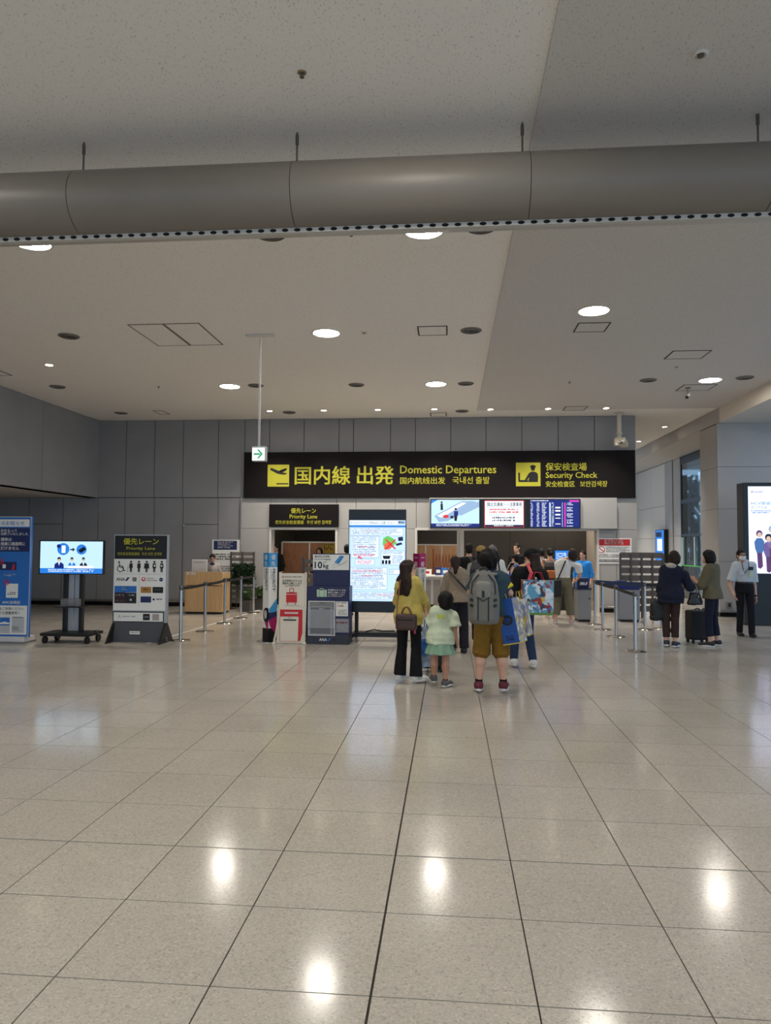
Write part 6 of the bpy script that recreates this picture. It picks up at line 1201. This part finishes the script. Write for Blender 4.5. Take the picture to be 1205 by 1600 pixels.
MB().strap([(-.12, .03, .43), rel(o, 829, 895, Y4-.28), rel(o, 824, 884, Y4-.16), rel(o, 826, 880, Y4-.02)], .045, .006, [(0, -1, .2), (0, -1, .2), (0, -.8, .6), (0, 0, 1)]).build('shoulder_strap', mat('red_strap', (190, 60, 70), .6, noise=.5, nscale=60), o)
# phone
o = thing('mobile_phone', 'white mobile phone in the hand of the woman in black cap', 'phone', here(798, 885, Y4+.09), .6); MB().obox((0, 0, 0), (1, 0, 0), (0, .8, .6), (0, -.6, .8), .036, .005, .072).build('case', M_white, o, bevel=.004); MB().obox((0, -.0045, -.0034), (1, 0, 0), (0, .8, .6), (0, -.6, .8), .032, .001, .066).build('display', M_bez, o)
# crossbody bag
def slung(label, name, bx, by, Y, w, h, pts, m=M_blk, rz=0., strapw=.03):
    o = thing(name, label, 'bag', here(bx, by, Y), rz); Soft(.009).rbox((0, 0, h/2), (w/2, .05, h/2), .025).build('body', m, o); MB().box(-w*.4, w*.4, -.053, -.048, h*.72, h*.78).build('zip', M_ink, o)
    MB().strap([(0, 0, h*.95)]+[rel(o, *p) for p in pts], strapw, .006, (0, -1, .25)).build('strap', M_ink, o); return o
slung('small black crossbody bag over the speckled grey blouse', 'crossbody_bag', 735, 944, Y5+.1, .2, .16, [(729, 922, Y5-.2), (714, 906, Y5-.22), (702, 893, Y5-.13), (700, 889, Y5-.02)])
slung('black shoulder bag at the side of the white tee shirt', 'shoulder_bag', 870, 933, Y6-.22, .2, .36, [(873, 902, Y6-.2), (880, 886, Y6-.18), (884, 876, Y6-.1)])
slung('black strap bag across the white shirt of the grey-haired person', 'shoulder_bag', 786, 930, p14[0].location.y+.05, .18, .22, [(783, 905, p14[0].location.y-.2), (779, 880, p14[0].location.y-.18), (778, 868, p14[0].location.y-.12)])
def pack(label, px, py, Y, w, h, m, extra=None):
    o = thing('rucksack', label, 'bag', here(px, py, Y), 0.); Soft(.011).stack([(0, 0, 0, w*.46, .07), (h*.1, 0, 0, w*.5, .09), (h*.7, 0, 0, w*.47, .085), (h*.93, 0, .02, w*.34, .055), (h, 0, .03, w*.2, .03)], .03).build('body', m, o); Soft(.01).rbox((0, -.07, h*.3), (w*.34, .045, h*.22), .03).build('front_pocket', extra or m, o)
    for s in (-1, 1): MB().strap([(s*w*.3, .04, h*.9), (s*w*.42, .1, h*1.04), (s*w*.45, .2, h*1.05), (s*w*.45, .3, h*.9)], .05, .012, [(0, -1, .5), (0, 0, 1), (0, 0, 1), (0, 1, .3)]).build('shoulder_strap', M_ink, o)
pack('black rucksack with orange pocket on the peach sleeveless top', 860, 906, Y7-.24, .28, .42, M_blk, mat('orange_pocket', (176, 96, 36), .6))
pack('dark rucksack on the man in tan cap', 750, 925, p12[0].location.y-.26, .34, .52, mat('dark_nylon', (40, 40, 46), .6))
# navy jacket: black tote ; olive jacket: handbag and suitcase
o = thing('tote_bag', 'soft black tote bag carried by the woman in navy jacket', 'bag', here(1029, 969, Y8+.02), .2); S = Soft(.01); S.amp = .008; S.stack([(0, 0, 0, .13, .06), (.05, 0, 0, .15, .075), (.25, 0, 0, .13, .06), (.33, 0, 0, .08, .03)], .03).build('body', M_blk, o); MB().tube(loop((-.06, 0, .31), (.05, 0, .31), .1), .008, 7).build('handle', M_ink, o, smooth=True)
o = thing('handbag', 'black handbag with gold clasp on the arm of the woman in olive jacket', 'bag', here(1086, 945, Y9-.12), .3); S = Soft(.008); S.amp = .005; S.stack([(0, 0, 0, .13, .06), (.04, 0, 0, .14, .07), (.16, 0, 0, .1, .05), (.2, 0, 0, .08, .035)], .03).build('body', mat('black_glossy', (24, 22, 22), .3), o)
for y in (-.03, .03): MB().tube(loop((-.06, y, .18), (.06, y, .18), .16), .007, 7).build('handle', M_ink, o, smooth=True)
MB().cyl((.02, -.06, .14), (.02, -.075, .14), .014, n=12).build('clasp', M_brass, o, smooth=True)
q = G(1094, 1006); o = thing('cabin_suitcase', 'black upright suitcase beside the woman in olive jacket', 'suitcase', (q.x, q.y+.12, 0), .25)
Soft(.011).rbox((0, 0, .31), (.17, .12, .25), .035).build('shell', M_blk, o); MB().box(-.165, -.16, -.1, .1, .1, .52).build('piping', M_lgrey, o)
MB().tube(loop((-.06, 0, .555), (.06, 0, .555), .03), .01, 8).build('top_handle', M_ink, o, smooth=True)
for sx in (-1, 1):
    for sy_ in (-1, 1): MB().cyl((sx*.13-.012, sy_*.08, .03), (sx*.13+.012, sy_*.08, .03), .03, n=14).build('wheel', M_ink, o, smooth=True); MB().box(sx*.13-.018, sx*.13+.018, sy_*.08-.02, sy_*.08+.02, .035, .08).build('wheel_fork', M_ink, o)
